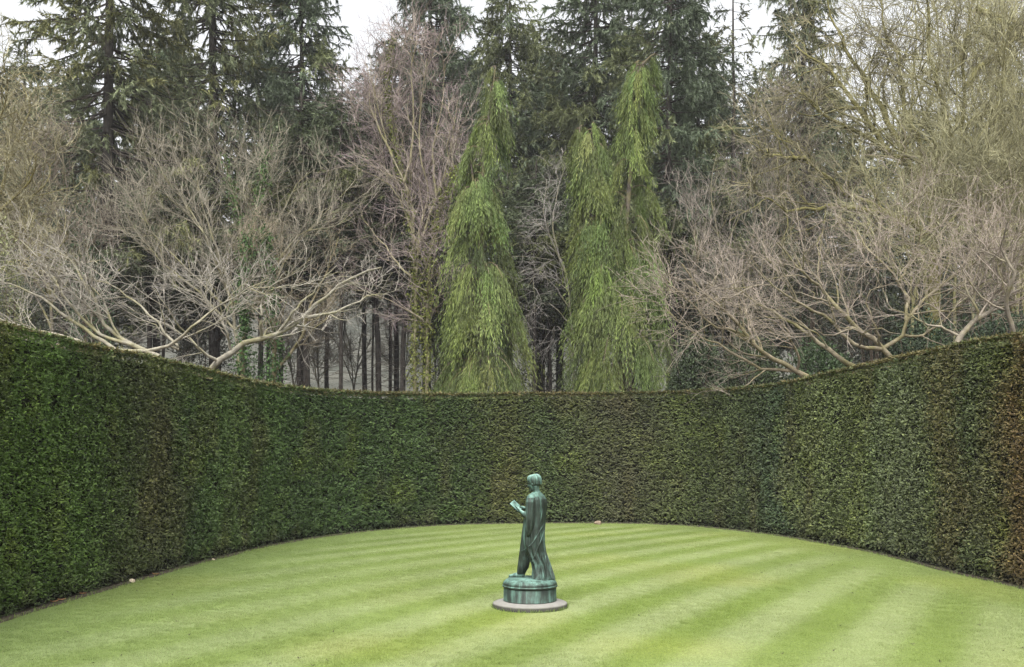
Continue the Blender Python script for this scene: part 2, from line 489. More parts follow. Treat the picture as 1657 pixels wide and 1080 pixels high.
gl.new(gi.outputs[0], d2.inputs['Mesh']); gl.new(d2.outputs['Points'], i2.inputs['Points']); gl.new(sm_.outputs[0], i2.inputs['Instance'])
gl.new(rnd((0, 0, 0), (0, 0, 6.28), 5), i2.inputs['Rotation']); gl.new(rnd((0.9, 0.9, 0.7), (1.2, 1.2, 1.2), 6), i2.inputs['Scale'])
gl.new(i2.outputs[0], go.inputs[0])
md = turf.modifiers.new('blades', 'NODES'); md.node_group = ng

# ground outside the hedge: leaf litter, then the slope behind the wood
M['litter'] = noise_mat('leaf_litter', (0.07, 0.05, 0.035), (0.15, 0.115, 0.08), scale=0.9, bump=0.7, bump_scale=9, bump_dist=0.06)
gv, gq = [], []
rs = np.array([0, 20, 40, 60, 80, 110, 150, 220, 300, 380, 460.0])
na = 48
for r in rs:
    for k in range(na):
        a = 2 * math.pi * k / na
        gv.append((r * math.cos(a), 14 + r * math.sin(a), -0.05 - 0.0))
for i in range(len(rs) - 1):
    for k in range(na):
        gq.append((i * na + k, i * na + (k + 1) % na, (i + 1) * na + (k + 1) % na, (i + 1) * na + k))
ground = mesh_obj('ground', mesh_from('ground', np.array(gv), quads=np.array(gq)), M['litter'])
tag(ground, kind='structure', label='brown leaf littered woodland floor beyond the hedge')

M['hill'] = noise_mat('wooded_slope', (0.040, 0.042, 0.032), (0.080, 0.078, 0.062), scale=0.22, bump=0.8, bump_scale=0.9, bump_dist=0.8)
hx = np.linspace(-260, 260, 90); hy = np.linspace(78, 330, 50)
HXg, HYg = np.meshgrid(hx, hy)
hz = 34 * np.clip((HYg - 78) / 110, 0, 1) ** 1.25 * (0.75 + 0.5 * vnoise(HXg / 60 + 3, HYg / 70, 21)) + 2.2 * vnoise(HXg / 5, HYg / 5, 22) * np.clip((HYg - 80) / 15, 0, 1) - 0.3
hi = (np.arange(49)[:, None] * 90 + np.arange(89)[None]).ravel()
hill = mesh_obj('hillside', mesh_from('hillside', np.stack([HXg, HYg, hz], -1).reshape(-1, 3), quads=np.stack([hi, hi + 1, hi + 91, hi + 90], 1), smooth=True), M['hill'])
tag(hill, kind='structure', label='pale wooded hillside far behind the trees')

# dark earth under the hedge's foot
rng = np.random.default_rng(3)
s = np.linspace(3.0, HS[-1] - 3.0, 700)
P, T, Nn, _ = hedge_at(s)
wv = 0.045 + 0.05 * vnoise(s * 1.3, s * 0 + 2, 31) + 0.03 * vnoise(s * 5, s * 0 + 2, 32)
V = np.concatenate([P - Nn * 0.35 + [0, 0, 0.010], P + Nn * (wv * 0.6)[:, None] + [0, 0, 0.022], P + Nn * wv[:, None] + [0, 0, 0.003]])
i = np.arange(699)
Q = np.concatenate([np.stack([i, i + 1, i + 701, i + 700], 1), np.stack([i + 700, i + 701, i + 1401, i + 1400], 1)])
M['soil'] = noise_mat('dark_soil', (0.025, 0.020, 0.014), (0.075, 0.060, 0.045), scale=18, bump=0.8, bump_scale=60)
tag(mesh_obj('soil_strip', mesh_from('soil_strip', V, quads=Q), M['soil']), kind='structure', label='thin strip of dark earth along the foot of the hedge')

# ------------------------------------------------------------------ the clipped yew hedge
hedge = tag(empty('yew_hedge', tuple(HP[450])), 'tall clipped dark green yew hedge curving round the striped lawn', 'hedge')
ho = np.array(hedge.location)
rng = np.random.default_rng(5)
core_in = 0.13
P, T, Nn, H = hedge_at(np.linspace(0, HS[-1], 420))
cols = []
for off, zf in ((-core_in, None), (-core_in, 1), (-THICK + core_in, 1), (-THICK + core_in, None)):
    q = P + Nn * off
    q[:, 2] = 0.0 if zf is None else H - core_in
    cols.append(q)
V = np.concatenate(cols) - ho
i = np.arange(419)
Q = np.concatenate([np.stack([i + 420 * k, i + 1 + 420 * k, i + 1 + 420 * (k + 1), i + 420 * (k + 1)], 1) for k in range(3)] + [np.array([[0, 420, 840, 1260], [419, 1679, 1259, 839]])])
mesh_obj('shade_core', mesh_from('shade_core', V, quads=Q), M['hedge_core'], hedge)

HC_PX = [-600, 0, 120, 190, 215, 285, 320, 380, 450, 600, 760, 840, 900, 950, 1000, 1100, 1230, 1262, 1274, 1290, 1350, 1395, 1410, 1440, 1500, 1522, 1540, 1556, 1600, 1625, 1657, 2400]
HC = np.array([(.062, .088, .022), (.062, .090, .022), (.060, .088, .024), (.060, .078, .026), (.060, .064, .029), (.059, .062, .030), (.056, .080, .030), (.064, .084, .030), (.054, .078, .027),
      (.047, .068, .025), (.044, .060, .021), (.062, .062, .022), (.050, .064, .027), (.060, .063, .028), (.066, .060, .035), (.064, .070, .028), (.060, .068, .034), (.052, .070, .043),
      (.082, .092, .050), (.102, .106, .050), (.094, .102, .046), (.104, .108, .044), (.088, .099, .048), (.098, .102, .060), (.088, .092, .050), (.094, .077, .038), (.090, .077, .039),
      (.074, .082, .042), (.082, .084, .040), (.100, .074, .036), (.118, .072, .036), (.09, .08, .035)])

def hedge_colour(s, z, H, rng):
    n = len(s)
    sj = s + 0.75 * (vnoise(s * 0.9, z * 0.8, 41) - 0.5) + 0.12 * (vnoise(s * 6, z * 3, 42) - 0.5)
    p = np.interp(sj, HS, HPX) + rng.normal(size=n) * 9
    C = np.stack([np.interp(p, HC_PX, HC[:, k]) for k in range(3)], 1)
    pl = vnoise(s * 1.1 + 5, z * 0.35, 43)                            # one plant to the next
    C = C * (0.82 + 0.36 * pl)[:, None]
    br = np.clip(vnoise(s * 2.2, z * 0.9 + 4, 44) - 0.64, 0, 1)[:, None] * 1.2   # browned patches
    C = C * (1 - br) + np.array([0.085, 0.060, 0.030]) * br
    ye = np.clip(vnoise(s * 1.9 + 30, z * 1.2, 45) - 0.66, 0, 1)[:, None] * 1.5
    C = C * (1 - ye) + np.array([0.10, 0.11, 0.025]) * ye
    C = C * (0.76 + 0.48 * rng.random((n, 1)))
    tip = (rng.random(n) < 0.06)[:, None]
    C = np.where(tip, C * np.array([1.55, 1.5, 1.2]), C)
    lo = np.clip(1 - z / 0.22, 0, 1)[:, None] * 0.6                   # bare grey twigs at the foot
    return np.array([1.46, 1.66, 1.40]) * (C * (1 - lo) + np.array([0.045, 0.043, 0.032]) * lo)

acc = Acc()
def hedge_face(n, smin, smax, inner=True, dens=None):
    s = smin + (smax - smin) * rng.random(n)
    P, T, Nn, H = hedge_at(s)
    dist = np.linalg.norm(P[:, :2], axis=1)
    if dens is not None:
        k = rng.random(n) < np.clip((12.5 / dist) ** 1.25, 0, 1)
        s, P, T, Nn, H, dist = s[k], P[k], T[k], Nn[k], H[k], dist[k]
    n = len(s)
    z = 0.015 + (H - 0.02) * rng.random(n)
    hole = vnoise(s * 9, z * 11, 46)
    k = ~((hole > 0.80) & (rng.random(n) < 0.75)) & ~((z < 0.14) & (rng.random(n) < 0.5))
    s, z, P, T, Nn, H, dist = s[k], z[k], P[k], T[k], Nn[k], H[k], dist[k]
    n = len(s)
    lump = 0.045 * (vnoise(s * 11, z * 13, 47) - 0.5) + 0.05 * (vnoise(s * 2.0, z * 1.6, 48) - 0.5) + 0.03 * (vnoise(s * 5, z * 4, 49) - 0.5)
    back = -0.085 * rng.random(n) ** 1.6
    batter = -0.035 * z / 3.5 - 0.05 * np.clip(1 - z / 0.25, 0, 1)
    off = lump + back + batter
    if not inner:
        off = -THICK - off; Nn = -Nn
        P = P - Nn * 0 
        pos = P + (-Nn) * off[:, None]
    else:
        pos = P + Nn * off[:, None]
    pos[:, 2] = z + 0.01 * rng.normal(size=n)
    sg = np.where(rng.random(n) < 0.5, -1.0, 1.0)[:, None]
    D = T * sg * (0.4 + 0.8 * rng.random((n, 1))) + Nn * (0.15 + 0.5 * rng.random((n, 1))) + np.array([0, 0, 1.0]) * (rng.normal(size=(n, 1)) * 0.45 - 0.05)
    N = Nn * 0.5 + np.array([0, 0, 0.9]) + rng.normal(size=(n, 3)) * 0.45
    sc_ = np.clip(dist / 13.0, 0.85, 2.0) ** 0.75
    leaf_quads(acc, pos - ho, D, N, (0.032 + 0.036 * rng.random(n)) * sc_, (0.0145 + 0.011 * rng.random(n)) * sc_, hedge_colour(s, z, H, rng), bend=0.10)
s_vis = HS[np.argmin(np.abs(HPX[:450] + 60))], HS[450 + np.argmin(np.abs(HPX[450:] - 1720))]
hedge_face(530000, s_vis[0] - 0.3, s_vis[1] + 0.3, dens=True)
hedge_face(18000, 0.1, s_vis[0]); hedge_face(18000, s_vis[1], HS[-1] - 0.1)
hedge_face(16000, 0.1, HS[-1] - 0.1, inner=False)
# clipped top: flat, with tan tips along the edge
def hedge_top(n, smin, smax, w0, w1):
    s = smin + (smax - smin) * rng.random(n)
    P, T, Nn, H = hedge_at(s)
    off = -(w0 + (w1 - w0) * rng.random(n))
    pos = P + Nn * (off - 0.03)[:, None]
    pos[:, 2] = H + 0.012 * rng.normal(size=n) - 0.02 + 0.02 * (vnoise(s * 3, off * 3, 50) - 0.5)
    D = rng.normal(size=(n, 3)) * np.array([1, 1, 0.35]) + np.array([0, 0, 0.35])
    N = np.array([0, 0, 1.0]) + rng.normal(size=(n, 3)) * 0.4
    C = np.array([0.125, 0.105, 0.042]) * (0.6 + 0.8 * rng.random((n, 1)))
    gsel = (rng.random(n) < np.clip(vnoise(s * 0.8, s * 0 + 1, 51) * 0.9, 0, 1))[:, None]
    C = np.where(gsel, np.array([0.085, 0.10, 0.035]) * (0.6 + 0.8 * rng.random((n, 1))), C)
    dist = np.linalg.norm(P[:, :2], axis=1)
    leaf_quads(acc, pos - ho, D, N, (0.04 + 0.04 * rng.random(n)) * np.clip(dist / 14, 0.8, 1.6), (0.016 + 0.012 * rng.random(n)) * np.clip(dist / 14, 0.8, 1.6), C)
hedge_top(26000, s_vis[0] - 0.3, s_vis[1] + 0.3, -0.02, 0.16)
hedge_top(16000, 0.1, HS[-1] - 0.1, 0.1, THICK)
# stray shoots the shears missed
n_ = 1500
s = s_vis[0] + (s_vis[1] - s_vis[0]) * rng.random(n_)
P, T, Nn, H = hedge_at(s)
pos = P - Nn * (THICK * 0.5 * rng.random((n_, 1)) ** 2 + 0.03); pos[:, 2] = H - 0.02
leaf_quads(acc, pos - ho, np.stack([0.4 * rng.normal(size=n_), 0.4 * rng.normal(size=n_), np.ones(n_)], 1), rng.normal(size=(n_, 3)), 0.05 + 0.09 * rng.random(n_) ** 2, 0.012, np.array([0.11, 0.11, 0.04]) * (0.6 + 0.7 * rng.random((n_, 1))))
f_ = acc.obj('foliage', M['hedge'], hedge)
f_['kind'] = 'stuff'

# ------------------------------------------------------------------ the bronze and its plinth
SX, SY = 0.227, 12.6
def cp(cx, cy, v=0.0):
    """local statue point from the 4x detail: u to the right, v away, z up"""
    return np.array([(cx - 390) / 511.6, v, CAM_Z - (13 + cy / 4) * 0.007821])

def bronze_mat(name, green_bias=0.0):
    m, nt, b = new_mat(name)
    n = nt.nodes; l = nt.links
    tc = n.new('ShaderNodeTexCoord')
    mp = n.new('ShaderNodeMapping'); mp.inputs['Scale'].default_value = (26, 26, 2.2)      # rain streaks
    l.new(tc.outputs['Object'], mp.inputs['Vector'])
    st = n.new('ShaderNodeTexNoise'); st.inputs['Scale'].default_value = 1.0; st.inputs['Detail'].default_value = 5; st.inputs['Roughness'].default_value = 0.6
    l.new(mp.outputs[0], st.inputs['Vector'])
    bl = n.new('ShaderNodeTexNoise'); bl.inputs['Scale'].default_value = 7; bl.inputs['Detail'].default_value = 5
    l.new(tc.outputs['Object'], bl.inputs['Vector'])
    geo = n.new('ShaderNodeNewGeometry'); sp = n.new('ShaderNodeSeparateXYZ')
    l.new(geo.outputs['Normal'], sp.inputs[0])
    def math_(op, a, bb):
        q = n.new('ShaderNodeMath'); q.operation = op
        for k, v in ((0, a), (1, bb)):
            if isinstance(v, (int, float)): q.inputs[k].default_value = v
            else: l.new(v, q.inputs[k])
        return q.outputs[0]
    f = math_('ADD', math_('MULTIPLY', st.outputs['Fac'], 1.15), math_('MULTIPLY', bl.outputs['Fac'], 0.75))
    f = math_('ADD', f, math_('MULTIPLY', sp.outputs['Z'], 0.38))
    cr = n.new('ShaderNodeValToRGB')
    mr = n.new('ShaderNodeMapRange'); mr.inputs['From Min'].default_value = 0.58 - green_bias; mr.inputs['From Max'].default_value = 1.55 - green_bias
    l.new(f, mr.inputs['Value']); l.new(mr.outputs[0], cr.inputs[0])
    e = cr.color_ramp.elements
    e[0].position = 0.10; e[0].color = (0.018, 0.024, 0.019, 1)
    e[1].position = 0.95; e[1].color = (0.21, 0.31, 0.27, 1)
    for p, c in ((0.34, (0.030, 0.042, 0.034, 1)), (0.52, (0.060, 0.105, 0.085, 1)), (0.74, (0.115, 0.205, 0.17, 1))):
        q = e.new(p); q.color = c
    l.new(cr.outputs[0], b.inputs['Base Color'])
    rr = n.new('ShaderNodeMapRange'); rr.inputs['To Min'].default_value = 0.42; rr.inputs['To Max'].default_value = 0.75
    l.new(mr.outputs[0], rr.inputs['Value']); l.new(rr.outputs[0], b.inputs['Roughness'])
    me = n.new('ShaderNodeMapRange'); me.inputs['To Min'].default_value = 0.2; me.inputs['To Max'].default_value = 0.0; me.inputs['From Max'].default_value = 0.5
    l.new(mr.outputs[0], me.inputs['Value']); l.new(me.outputs[0], b.inputs['Metallic'])
    b.inputs['Specular IOR Level'].default_value = 0.25
    b2 = n.new('ShaderNodeTexNoise'); b2.inputs['Scale'].default_value = 60; b2.inputs['Detail'].default_value = 3
    l.new(tc.outputs['Object'], b2.inputs['Vector'])
    bp = n.new('ShaderNodeBump'); bp.inputs['Strength'].default_value = 0.25; bp.inputs['Distance'].default_value = 0.006
    l.new(b2.outputs['Fac'], bp.inputs['Height']); l.new(bp.outputs[0], b.inputs['Normal'])
    return m
M['bronze'] = bronze_mat('verdigris_bronze', -0.06)
M['bronze_plinth'] = bronze_mat('verdigris_bronze_plinth', -0.12)
M['bronze_head'] = bronze_mat('verdigris_bronze_washed', 0.14)
M['stone'], nt, b = new_mat('weathered_stone')                       # paler where it faces up, darker round the rim
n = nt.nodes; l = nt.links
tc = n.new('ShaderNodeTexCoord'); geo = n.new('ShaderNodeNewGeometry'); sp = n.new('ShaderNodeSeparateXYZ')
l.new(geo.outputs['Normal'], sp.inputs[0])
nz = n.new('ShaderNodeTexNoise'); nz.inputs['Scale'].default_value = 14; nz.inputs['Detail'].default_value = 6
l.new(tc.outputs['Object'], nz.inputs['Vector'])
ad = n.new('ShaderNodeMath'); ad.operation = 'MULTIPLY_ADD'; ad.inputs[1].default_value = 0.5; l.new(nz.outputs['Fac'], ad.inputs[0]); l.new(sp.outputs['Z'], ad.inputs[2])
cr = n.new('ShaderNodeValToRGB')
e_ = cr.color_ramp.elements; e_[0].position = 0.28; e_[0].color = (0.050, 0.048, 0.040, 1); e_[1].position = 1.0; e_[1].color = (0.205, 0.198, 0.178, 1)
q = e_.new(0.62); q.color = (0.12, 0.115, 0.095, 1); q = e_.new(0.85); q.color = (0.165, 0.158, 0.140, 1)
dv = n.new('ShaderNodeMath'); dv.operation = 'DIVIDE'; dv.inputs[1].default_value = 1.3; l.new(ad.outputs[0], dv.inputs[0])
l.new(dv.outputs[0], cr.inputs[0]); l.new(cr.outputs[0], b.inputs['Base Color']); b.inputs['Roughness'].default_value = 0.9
n3 = n.new('ShaderNodeTexNoise'); n3.inputs['Scale'].default_value = 60; l.new(tc.outputs['Object'], n3.inputs['Vector'])
bp = n.new('ShaderNodeBump'); bp.inputs['Strength'].default_value = 0.3; bp.inputs['Distance'].default_value = 0.006
l.new(n3.outputs['Fac'], bp.inputs['Height']); l.new(bp.outputs[0], b.inputs['Normal'])

def lathe(prof, seg=96, wob=0.0, seed=0):
    prof = np.array(prof); k = len(prof)
    th = np.arange(seg) * 2 * math.pi / seg
    r = prof[:, 0][:, None] * np.ones(seg)
    if wob:
        r = r * (1 + wob * (vnoise(th[None] * 3.0 + 0 * r, prof[:, 1][:, None] * 30 + 0 * r, seed) - 0.5))
    V = np.stack([r * np.cos(th), r * np.sin(th), np.broadcast_to(prof[:, 1][:, None], (k, seg))], -1).reshape(-1, 3)
    i = (np.arange(k - 1)[:, None] * seg); j = np.arange(seg); j2 = (j + 1) % seg
    Q = np.stack([i + j, i + j2, i + seg + j2, i + seg + j], -1).reshape(-1, 4)
    return V, Q

slab = tag(empty('stone_slab', (SX, SY, 0)), 'low round grey stone slab on the lawn under the bronze plinth', 'slab')
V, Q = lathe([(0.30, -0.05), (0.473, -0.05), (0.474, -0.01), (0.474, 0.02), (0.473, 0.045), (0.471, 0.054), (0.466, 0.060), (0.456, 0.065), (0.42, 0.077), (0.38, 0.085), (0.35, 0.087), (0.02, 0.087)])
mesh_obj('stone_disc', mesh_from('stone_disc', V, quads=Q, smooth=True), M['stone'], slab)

statue = tag(empty('bronze_statue', (SX, SY, 0.087)), 'green weathered bronze statue of a robed student writing on a tablet', 'statue')
zo = 0.087
prof = [(0.05, 0.0), (0.337, 0.0), (0.339, 0.008), (0.335, 0.012), (0.334, 0.155), (0.330, 0.160), (0.330, 0.166), (0.338, 0.168), (0.347, 0.176), (0.351, 0.186), (0.349, 0.196), (0.342, 0.200),
        (0.341, 0.206), (0.343, 0.212), (0.338, 0.230), (0.326, 0.248), (0.309, 0.262), (0.290, 0.270), (0.283, 0.272), (0.280, 0.279), (0.02, 0.282)]
V, Q = lathe(prof)
mesh_obj('plinth', mesh_from('plinth', V, quads=Q, smooth=True), M['bronze_plinth'], statue)

Ld, Fd = np.array([-0.6, -0.8, 0]), np.array([-0.8, 0.6, 0])        # his left hand side, the way he faces
def bm_loft(secs, seg=28, fold=None, cap=True):
    """secs: (centre, a, b): ellipse half-widths along Ld and Fd"""
    k = len(secs)
    th = np.arange(seg) * 2 * math.pi / seg
    V = []
    for i, (c, a, b2) in enumerate(secs):
        rr = np.ones(seg) if fold is None else 1 + fold(th, i / (k - 1))
        V.append(np.asarray(c) + (np.cos(th) * a * rr)[:, None] * Ld + (np.sin(th) * b2 * rr)[:, None] * Fd)
    V = np.concatenate(V)
    i = (np.arange(k - 1)[:, None] * seg); j = np.arange(seg); j2 = (j + 1) % seg
    Q = np.stack([i + j, i + j2, i + seg + j2, i + seg + j], -1).reshape(-1, 4)
    T = np.zeros((0, 3), int)
    if cap:
        n0 = len(V)
        V = np.concatenate([V, [np.asarray(secs[0][0])], [np.asarray(secs[-1][0])]])
        T = np.concatenate([np.stack([np.full(seg, n0), j2, j], 1), np.stack([np.full(seg, n0 + 1), (k - 1) * seg + j, (k - 1) * seg + j2], 1)])
    return V, Q, T

def ball(c, r, ax=None, seg=18, rings=12):
    ax = np.eye(3) if ax is None else ax
    ph = np.linspace(0, math.pi, rings + 1)[1:-1]; th = np.arange(seg) * 2 * math.pi / seg
    U = np.stack([np.sin(ph)[:, None] * np.cos(th), np.sin(ph)[:, None] * np.sin(th), np.cos(ph)[:, None] * np.ones(seg)], -1).reshape(-1, 3)
    U = np.concatenate([U, [[0, 0, 1]], [[0, 0, -1]]])
    V = np.asarray(c) + (U * np.asarray(r)) @ ax
    k = rings - 1
    i = (np.arange(k - 1)[:, None] * seg); j = np.arange(seg); j2 = (j + 1) % seg
    Q = np.stack([i + j, i + seg + j, i + seg + j2, i + j2], -1).reshape(-1, 4)
    n0 = k * seg
    T = np.concatenate([np.stack([np.full(seg, n0), j, j2], 1), np.stack([np.full(seg, n0 + 1), (k - 1) * seg + j2, (k - 1) * seg + j], 1)])
    return V, Q, T

def limb(pts, rad, seg=14, K=12):
    P = resample(pts, K)
    R = np.interp(np.linspace(0, 1, K), np.linspace(0, 1, len(rad)), rad)
    a = Acc(); tubes(a, P[None], R[None], seg, (0.5, 0.5, 0.5))
    V, Q = a.V[0], a.Q[0]
    n0 = len(V); j = np.arange(seg); j2 = (j + 1) % seg
    V = np.concatenate([V, P[:1], P[-1:]])
    T = np.concatenate([np.stack([np.full(seg, n0), j2, j], 1), np.stack([np.full(seg, n0 + 1), (K - 1) * seg + j, (K - 1) * seg + j2], 1)])
    return V, Q, T

def solid(name, pieces, mat, parent, voxel=0.006, smooth_it=4, origin=(0, 0, 0)):
    """weld closed shells into one continuous skin"""
    a = Acc()
    for V, Q, T in pieces: a.add(np.asarray(V) - np.asarray(origin), Q, T)
    o = a.obj(name, mat, parent)
    r = o.modifiers.new('remesh', 'REMESH'); r.mode = 'VOXEL'; r.voxel_size = voxel; r.use_smooth_shade = True
    s_ = o.modifiers.new('smooth', 'SMOOTH'); s_.iterations = smooth_it; s_.factor = 0.5
    dg = bpy.context.evaluated_depsgraph_get()
    me = bpy.data.meshes.new_from_object(o.evaluated_get(dg))
    o.modifiers.clear(); o.data = me
    if not len(me.materials): me.materials.append(mat)
    me.polygons.foreach_set('use_smooth', np.ones(len(me.polygons), dtype=bool))
    return o
so = (0, 0, zo)

hc = cp(416, 166)                                                   # head
hf = norm(np.array([-0.90, 0.36, -0.22])); hl = norm(np.cross(np.array([0, 0, 1.0]), hf)); hu = np.cross(hf, hl)
HAX = np.stack([hf, hl, hu])
def hp(f, l_, u): return hc + hf * f + hl * l_ + hu * u
body = [ball(hp(-0.008, 0, 0.018), (0.080, 0.066, 0.074), HAX), ball(hp(0.022, 0, -0.030), (0.056, 0.050, 0.066), HAX),
        ball(hp(0.050, 0, -0.076), (0.026, 0.026, 0.020), HAX), ball(hp(0.062, 0, 0.012), (0.016, 0.045, 0.012), HAX),
        ball(hp(0.078, 0, -0.026), (0.016, 0.010, 0.018), HAX), ball(hp(0.070, 0, -0.010), (0.010, 0.008, 0.026), HAX),
        ball(hp(0.064, 0, -0.055), (0.014, 0.020, 0.006), HAX), ball(hp(0.063, 0, -0.064), (0.012, 0.017, 0.006), HAX),
        ball(hp(0.050, 0.024, -0.008), (0.012, 0.012, 0.008), HAX), ball(hp(0.050, -0.024, -0.008), (0.012, 0.012, 0.008), HAX),
        ball(hp(-0.002, 0.064, -0.020), (0.016, 0.009, 0.024), HAX), ball(hp(-0.002, -0.064, -0.020), (0.016, 0.009, 0.024), HAX)]
body.append(limb([hp(-0.012, 0, -0.04), cp(432, 215), cp(436, 250)], [0.046, 0.044, 0.06]))
ctr = [(cp(434, 240), .07, .055), (cp(434, 265), .16, .085), (cp(432, 300), .165, .10), (cp(428, 370), .14, .095), (cp(422, 440), .12, .085), (cp(412, 520), .13, .095), (cp(408, 560), .12, .09)]
body.append(bm_loft(ctr))
hipL, hipR = cp(395, 545, -0.02), cp(425, 545, 0.06)
body.append(limb([hipL, cp(362, 640, 0.06), cp(338, 745, 0.10), cp(334, 772, 0.10)], [0.085, 0.062, 0.046, 0.04]))
body.append(limb([hipR, cp(440, 650, 0.03), cp(470, 760, 0.0), cp(470, 780, 0.0)], [0.085, 0.062, 0.046, 0.04]))
foot_d = norm(np.array([-0.95, 0.25, 0]))
heel = cp(346, 776, 0.085)
body.append(limb([heel + foot_d * -0.02 + [0, 0, 0.012], heel + foot_d * 0.05 + [0, 0, 0.010], heel + foot_d * 0.13 + [0, 0, -0.004], heel + foot_d * 0.185 + [0, 0, -0.006]], [0.036, 0.044, 0.036, 0.020]))
body.append(limb([heel + foot_d * -0.04 + [0, 0, -0.012], heel + foot_d * 0.19 + [0, 0, -0.014]], [0.016, 0.014]))
# arms: left holds the tablet from below, right writes on it
shL, shR = cp(395, 268, -0.12), cp(472, 268, 0.125)
elL, wrL = cp(388, 388, -0.13), cp(332, 352, 0.0)
elR, wrR = cp(440, 392, 0.22), cp(352, 332, 0.085)
body.append(limb([shL, (shL + elL) / 2 + [0.005, 0, 0], elL], [0.052, 0.050, 0.044]))
body.append(limb([elL, (elL + wrL) / 2, wrL], [0.040, 0.032, 0.021]))
body.append(limb([shR, (shR + elR) / 2, elR], [0.052, 0.050, 0.044]))
body.append(limb([elR, (elR + wrR) / 2, wrR], [0.040, 0.030, 0.021]))
tab_c = cp(300, 317, 0.04)
def hand(wr, fwd, side, curl, spread=0.014):
    fwd = norm(np.asarray(fwd)); side = norm(np.asarray(side)); cu = norm(np.asarray(curl))
    out_ = [limb([wr - fwd * 0.01, wr + fwd * 0.03, wr + fwd * 0.052], [0.020, 0.026, 0.024], K=8), limb([wr + fwd * 0.02 - side * 0.014, wr + fwd * 0.055 - side * 0.016], [0.016, 0.014], K=6),
            limb([wr + fwd * 0.02 + side * 0.014, wr + fwd * 0.055 + side * 0.016], [0.016, 0.014], K=6)]
    for k, ln in enumerate((0.052, 0.060, 0.056, 0.044)):
        b0 = wr + fwd * 0.052 + side * (k - 1.5) * spread
        out_.append(limb([b0, b0 + fwd * ln * 0.5 + cu * ln * 0.16, b0 + fwd * ln * 0.72 + cu * ln * 0.55], [0.0092, 0.0085, 0.007], seg=10, K=8))
    b0 = wr + fwd * 0.018 - side * 0.022
    out_.append(limb([b0, b0 + fwd * 0.026 - side * 0.016 + cu * 0.012, b0 + fwd * 0.05 - side * 0.012 + cu * 0.026], [0.011, 0.010, 0.008], seg=10, K=8))
    return out_
body += hand(wrL, tab_c - wrL + np.array([0, 0, -0.015]), (0.1, 1, 0.1), (-0.3, 0, 1))
body += hand(wrR, np.array([-0.80, -0.42, 0.05]), (0.2, -0.5, 0.85), (-0.3, -0.6, -0.7))
solid('figure', body, M['bronze_head'], statue, voxel=0.0065, smooth_it=3, origin=so)

# hair: a cap of combed locks, fringe over the brow, close at the nape
rs_ = np.random.default_rng(77)
hair = [ball(hp(-0.014, 0, 0.026), (0.086, 0.074, 0.076), HAX, 24, 16), ball(hp(-0.036, 0, 0.000), (0.056, 0.064, 0.056), HAX, 24, 16)]
for k in range(54):
    a = k / 54 * 6.283
    ca, sa = math.cos(a), math.sin(a)
    low = 0.026 if ca > 0.3 else (-0.016 - 0.030 * max(0, -ca))
    r1, r2 = 0.086, 0.070
    j = rs_.normal(size=3) * 0.004
    hair.append(limb([hp(-0.02 + 0.03 * ca, 0.03 * sa, 0.102), hp(-0.012 + r1 * 0.78 * ca, r2 * 0.80 * sa, 0.078) + j, hp(-0.014 + r1 * 0.95 * ca, r2 * 0.98 * sa, 0.035) + j, hp(-0.012 + r1 * 0.80 * ca, r2 * 0.84 * sa, low) + j * 1.5],
                     [0.007, 0.010, 0.010, 0.006], seg=8, K=8))
solid('hair', hair, M['bronze_head'], statue, voxel=0.005, smooth_it=1, origin=so)

def folds(seed, amp0, amp1, n1=9, n2=15, twist=1.6):
    r_ = np.random.default_rng(seed); p1, p2, p3 = r_.random(3) * 6.283
    def f(th, t):
        a = amp0 + (amp1 - amp0) * t ** 1.3
        w1 = np.sin(n1 * th + p1 + twist * t + 0.6 * np.sin(3 * th + 2 * t)); w2 = np.sin(n2 * th + p2 - twist * 0.7 * t)
        return a * (np.sign(w1) * np.abs(w1) ** 0.7 * 0.65 + 0.35 * w2) + a * 0.35 * np.sin(4 * th + p3 + t * 3)
    return f
def secs_from(rows, K):
    """rows: (cy, x_left, x_right, v, ratio) silhouettes in the detail -> ellipses across Ld / Fd"""
    rows = np.array(rows, float)
    cyv = np.linspace(rows[0, 0], rows[-1, 0], K)
    it = lambda k: np.interp(cyv, rows[:, 0], rows[:, k])
    out_ = []
    for cy, xl, xr, v, ra in zip(cyv, it(1), it(2), it(3), it(4)):
        hw = (xr - xl) / 2 / 511.6
        b_ = hw / math.sqrt((0.6 * ra) ** 2 + 0.8 ** 2)
        out_.append((cp((xl + xr) / 2, cy, v), ra * b_, b_))
    return out_
robe = bm_loft(secs_from([(226, 408, 457, 0, 1.0), (238, 388, 472, 0, 1.5), (250, 372, 485, 0, 1.7), (272, 366, 499, 0, 1.7), (300, 363, 502, 0, 1.6), (360, 362, 497, 0, 1.4), (420, 356, 490, 0, 1.25),
        (500, 348, 487, 0, 1.2), (560, 348, 487, 0, 1.2), (610, 362, 493, 0, 1.2), (650, 384, 506, -.01, 1.15), (690, 402, 520, -.02, 1.1), (730, 408, 532, -.03, 1.1), (765, 406, 543, -.04, 1.1), (786, 402, 545, -.045, 1.1)], 64),
        seg=160, fold=folds(4, 0.024, 0.17, 10, 17, 2.4), cap=True)
solid('robe', [robe], M['bronze'], statue, voxel=0.0052, smooth_it=1, origin=so)
coat = bm_loft(secs_from([(300, 385, 440, .06, 1.3), (380, 352, 440, .05, 1.2), (450, 343, 435, .04, 1.1), (520, 334, 425, .04, 1.1), (600, 324, 412, .05, 1.05), (650, 318, 400, .06, 1.0), (690, 313, 391, .07, 1.0),
        (722, 309, 384, .08, 1.0), (745, 306, 368, .085, 1.0), (761, 304, 361, .09, 1.0)], 44), seg=96, fold=folds(9, 0.015, 0.085, 7, 11, 2.2), cap=True)
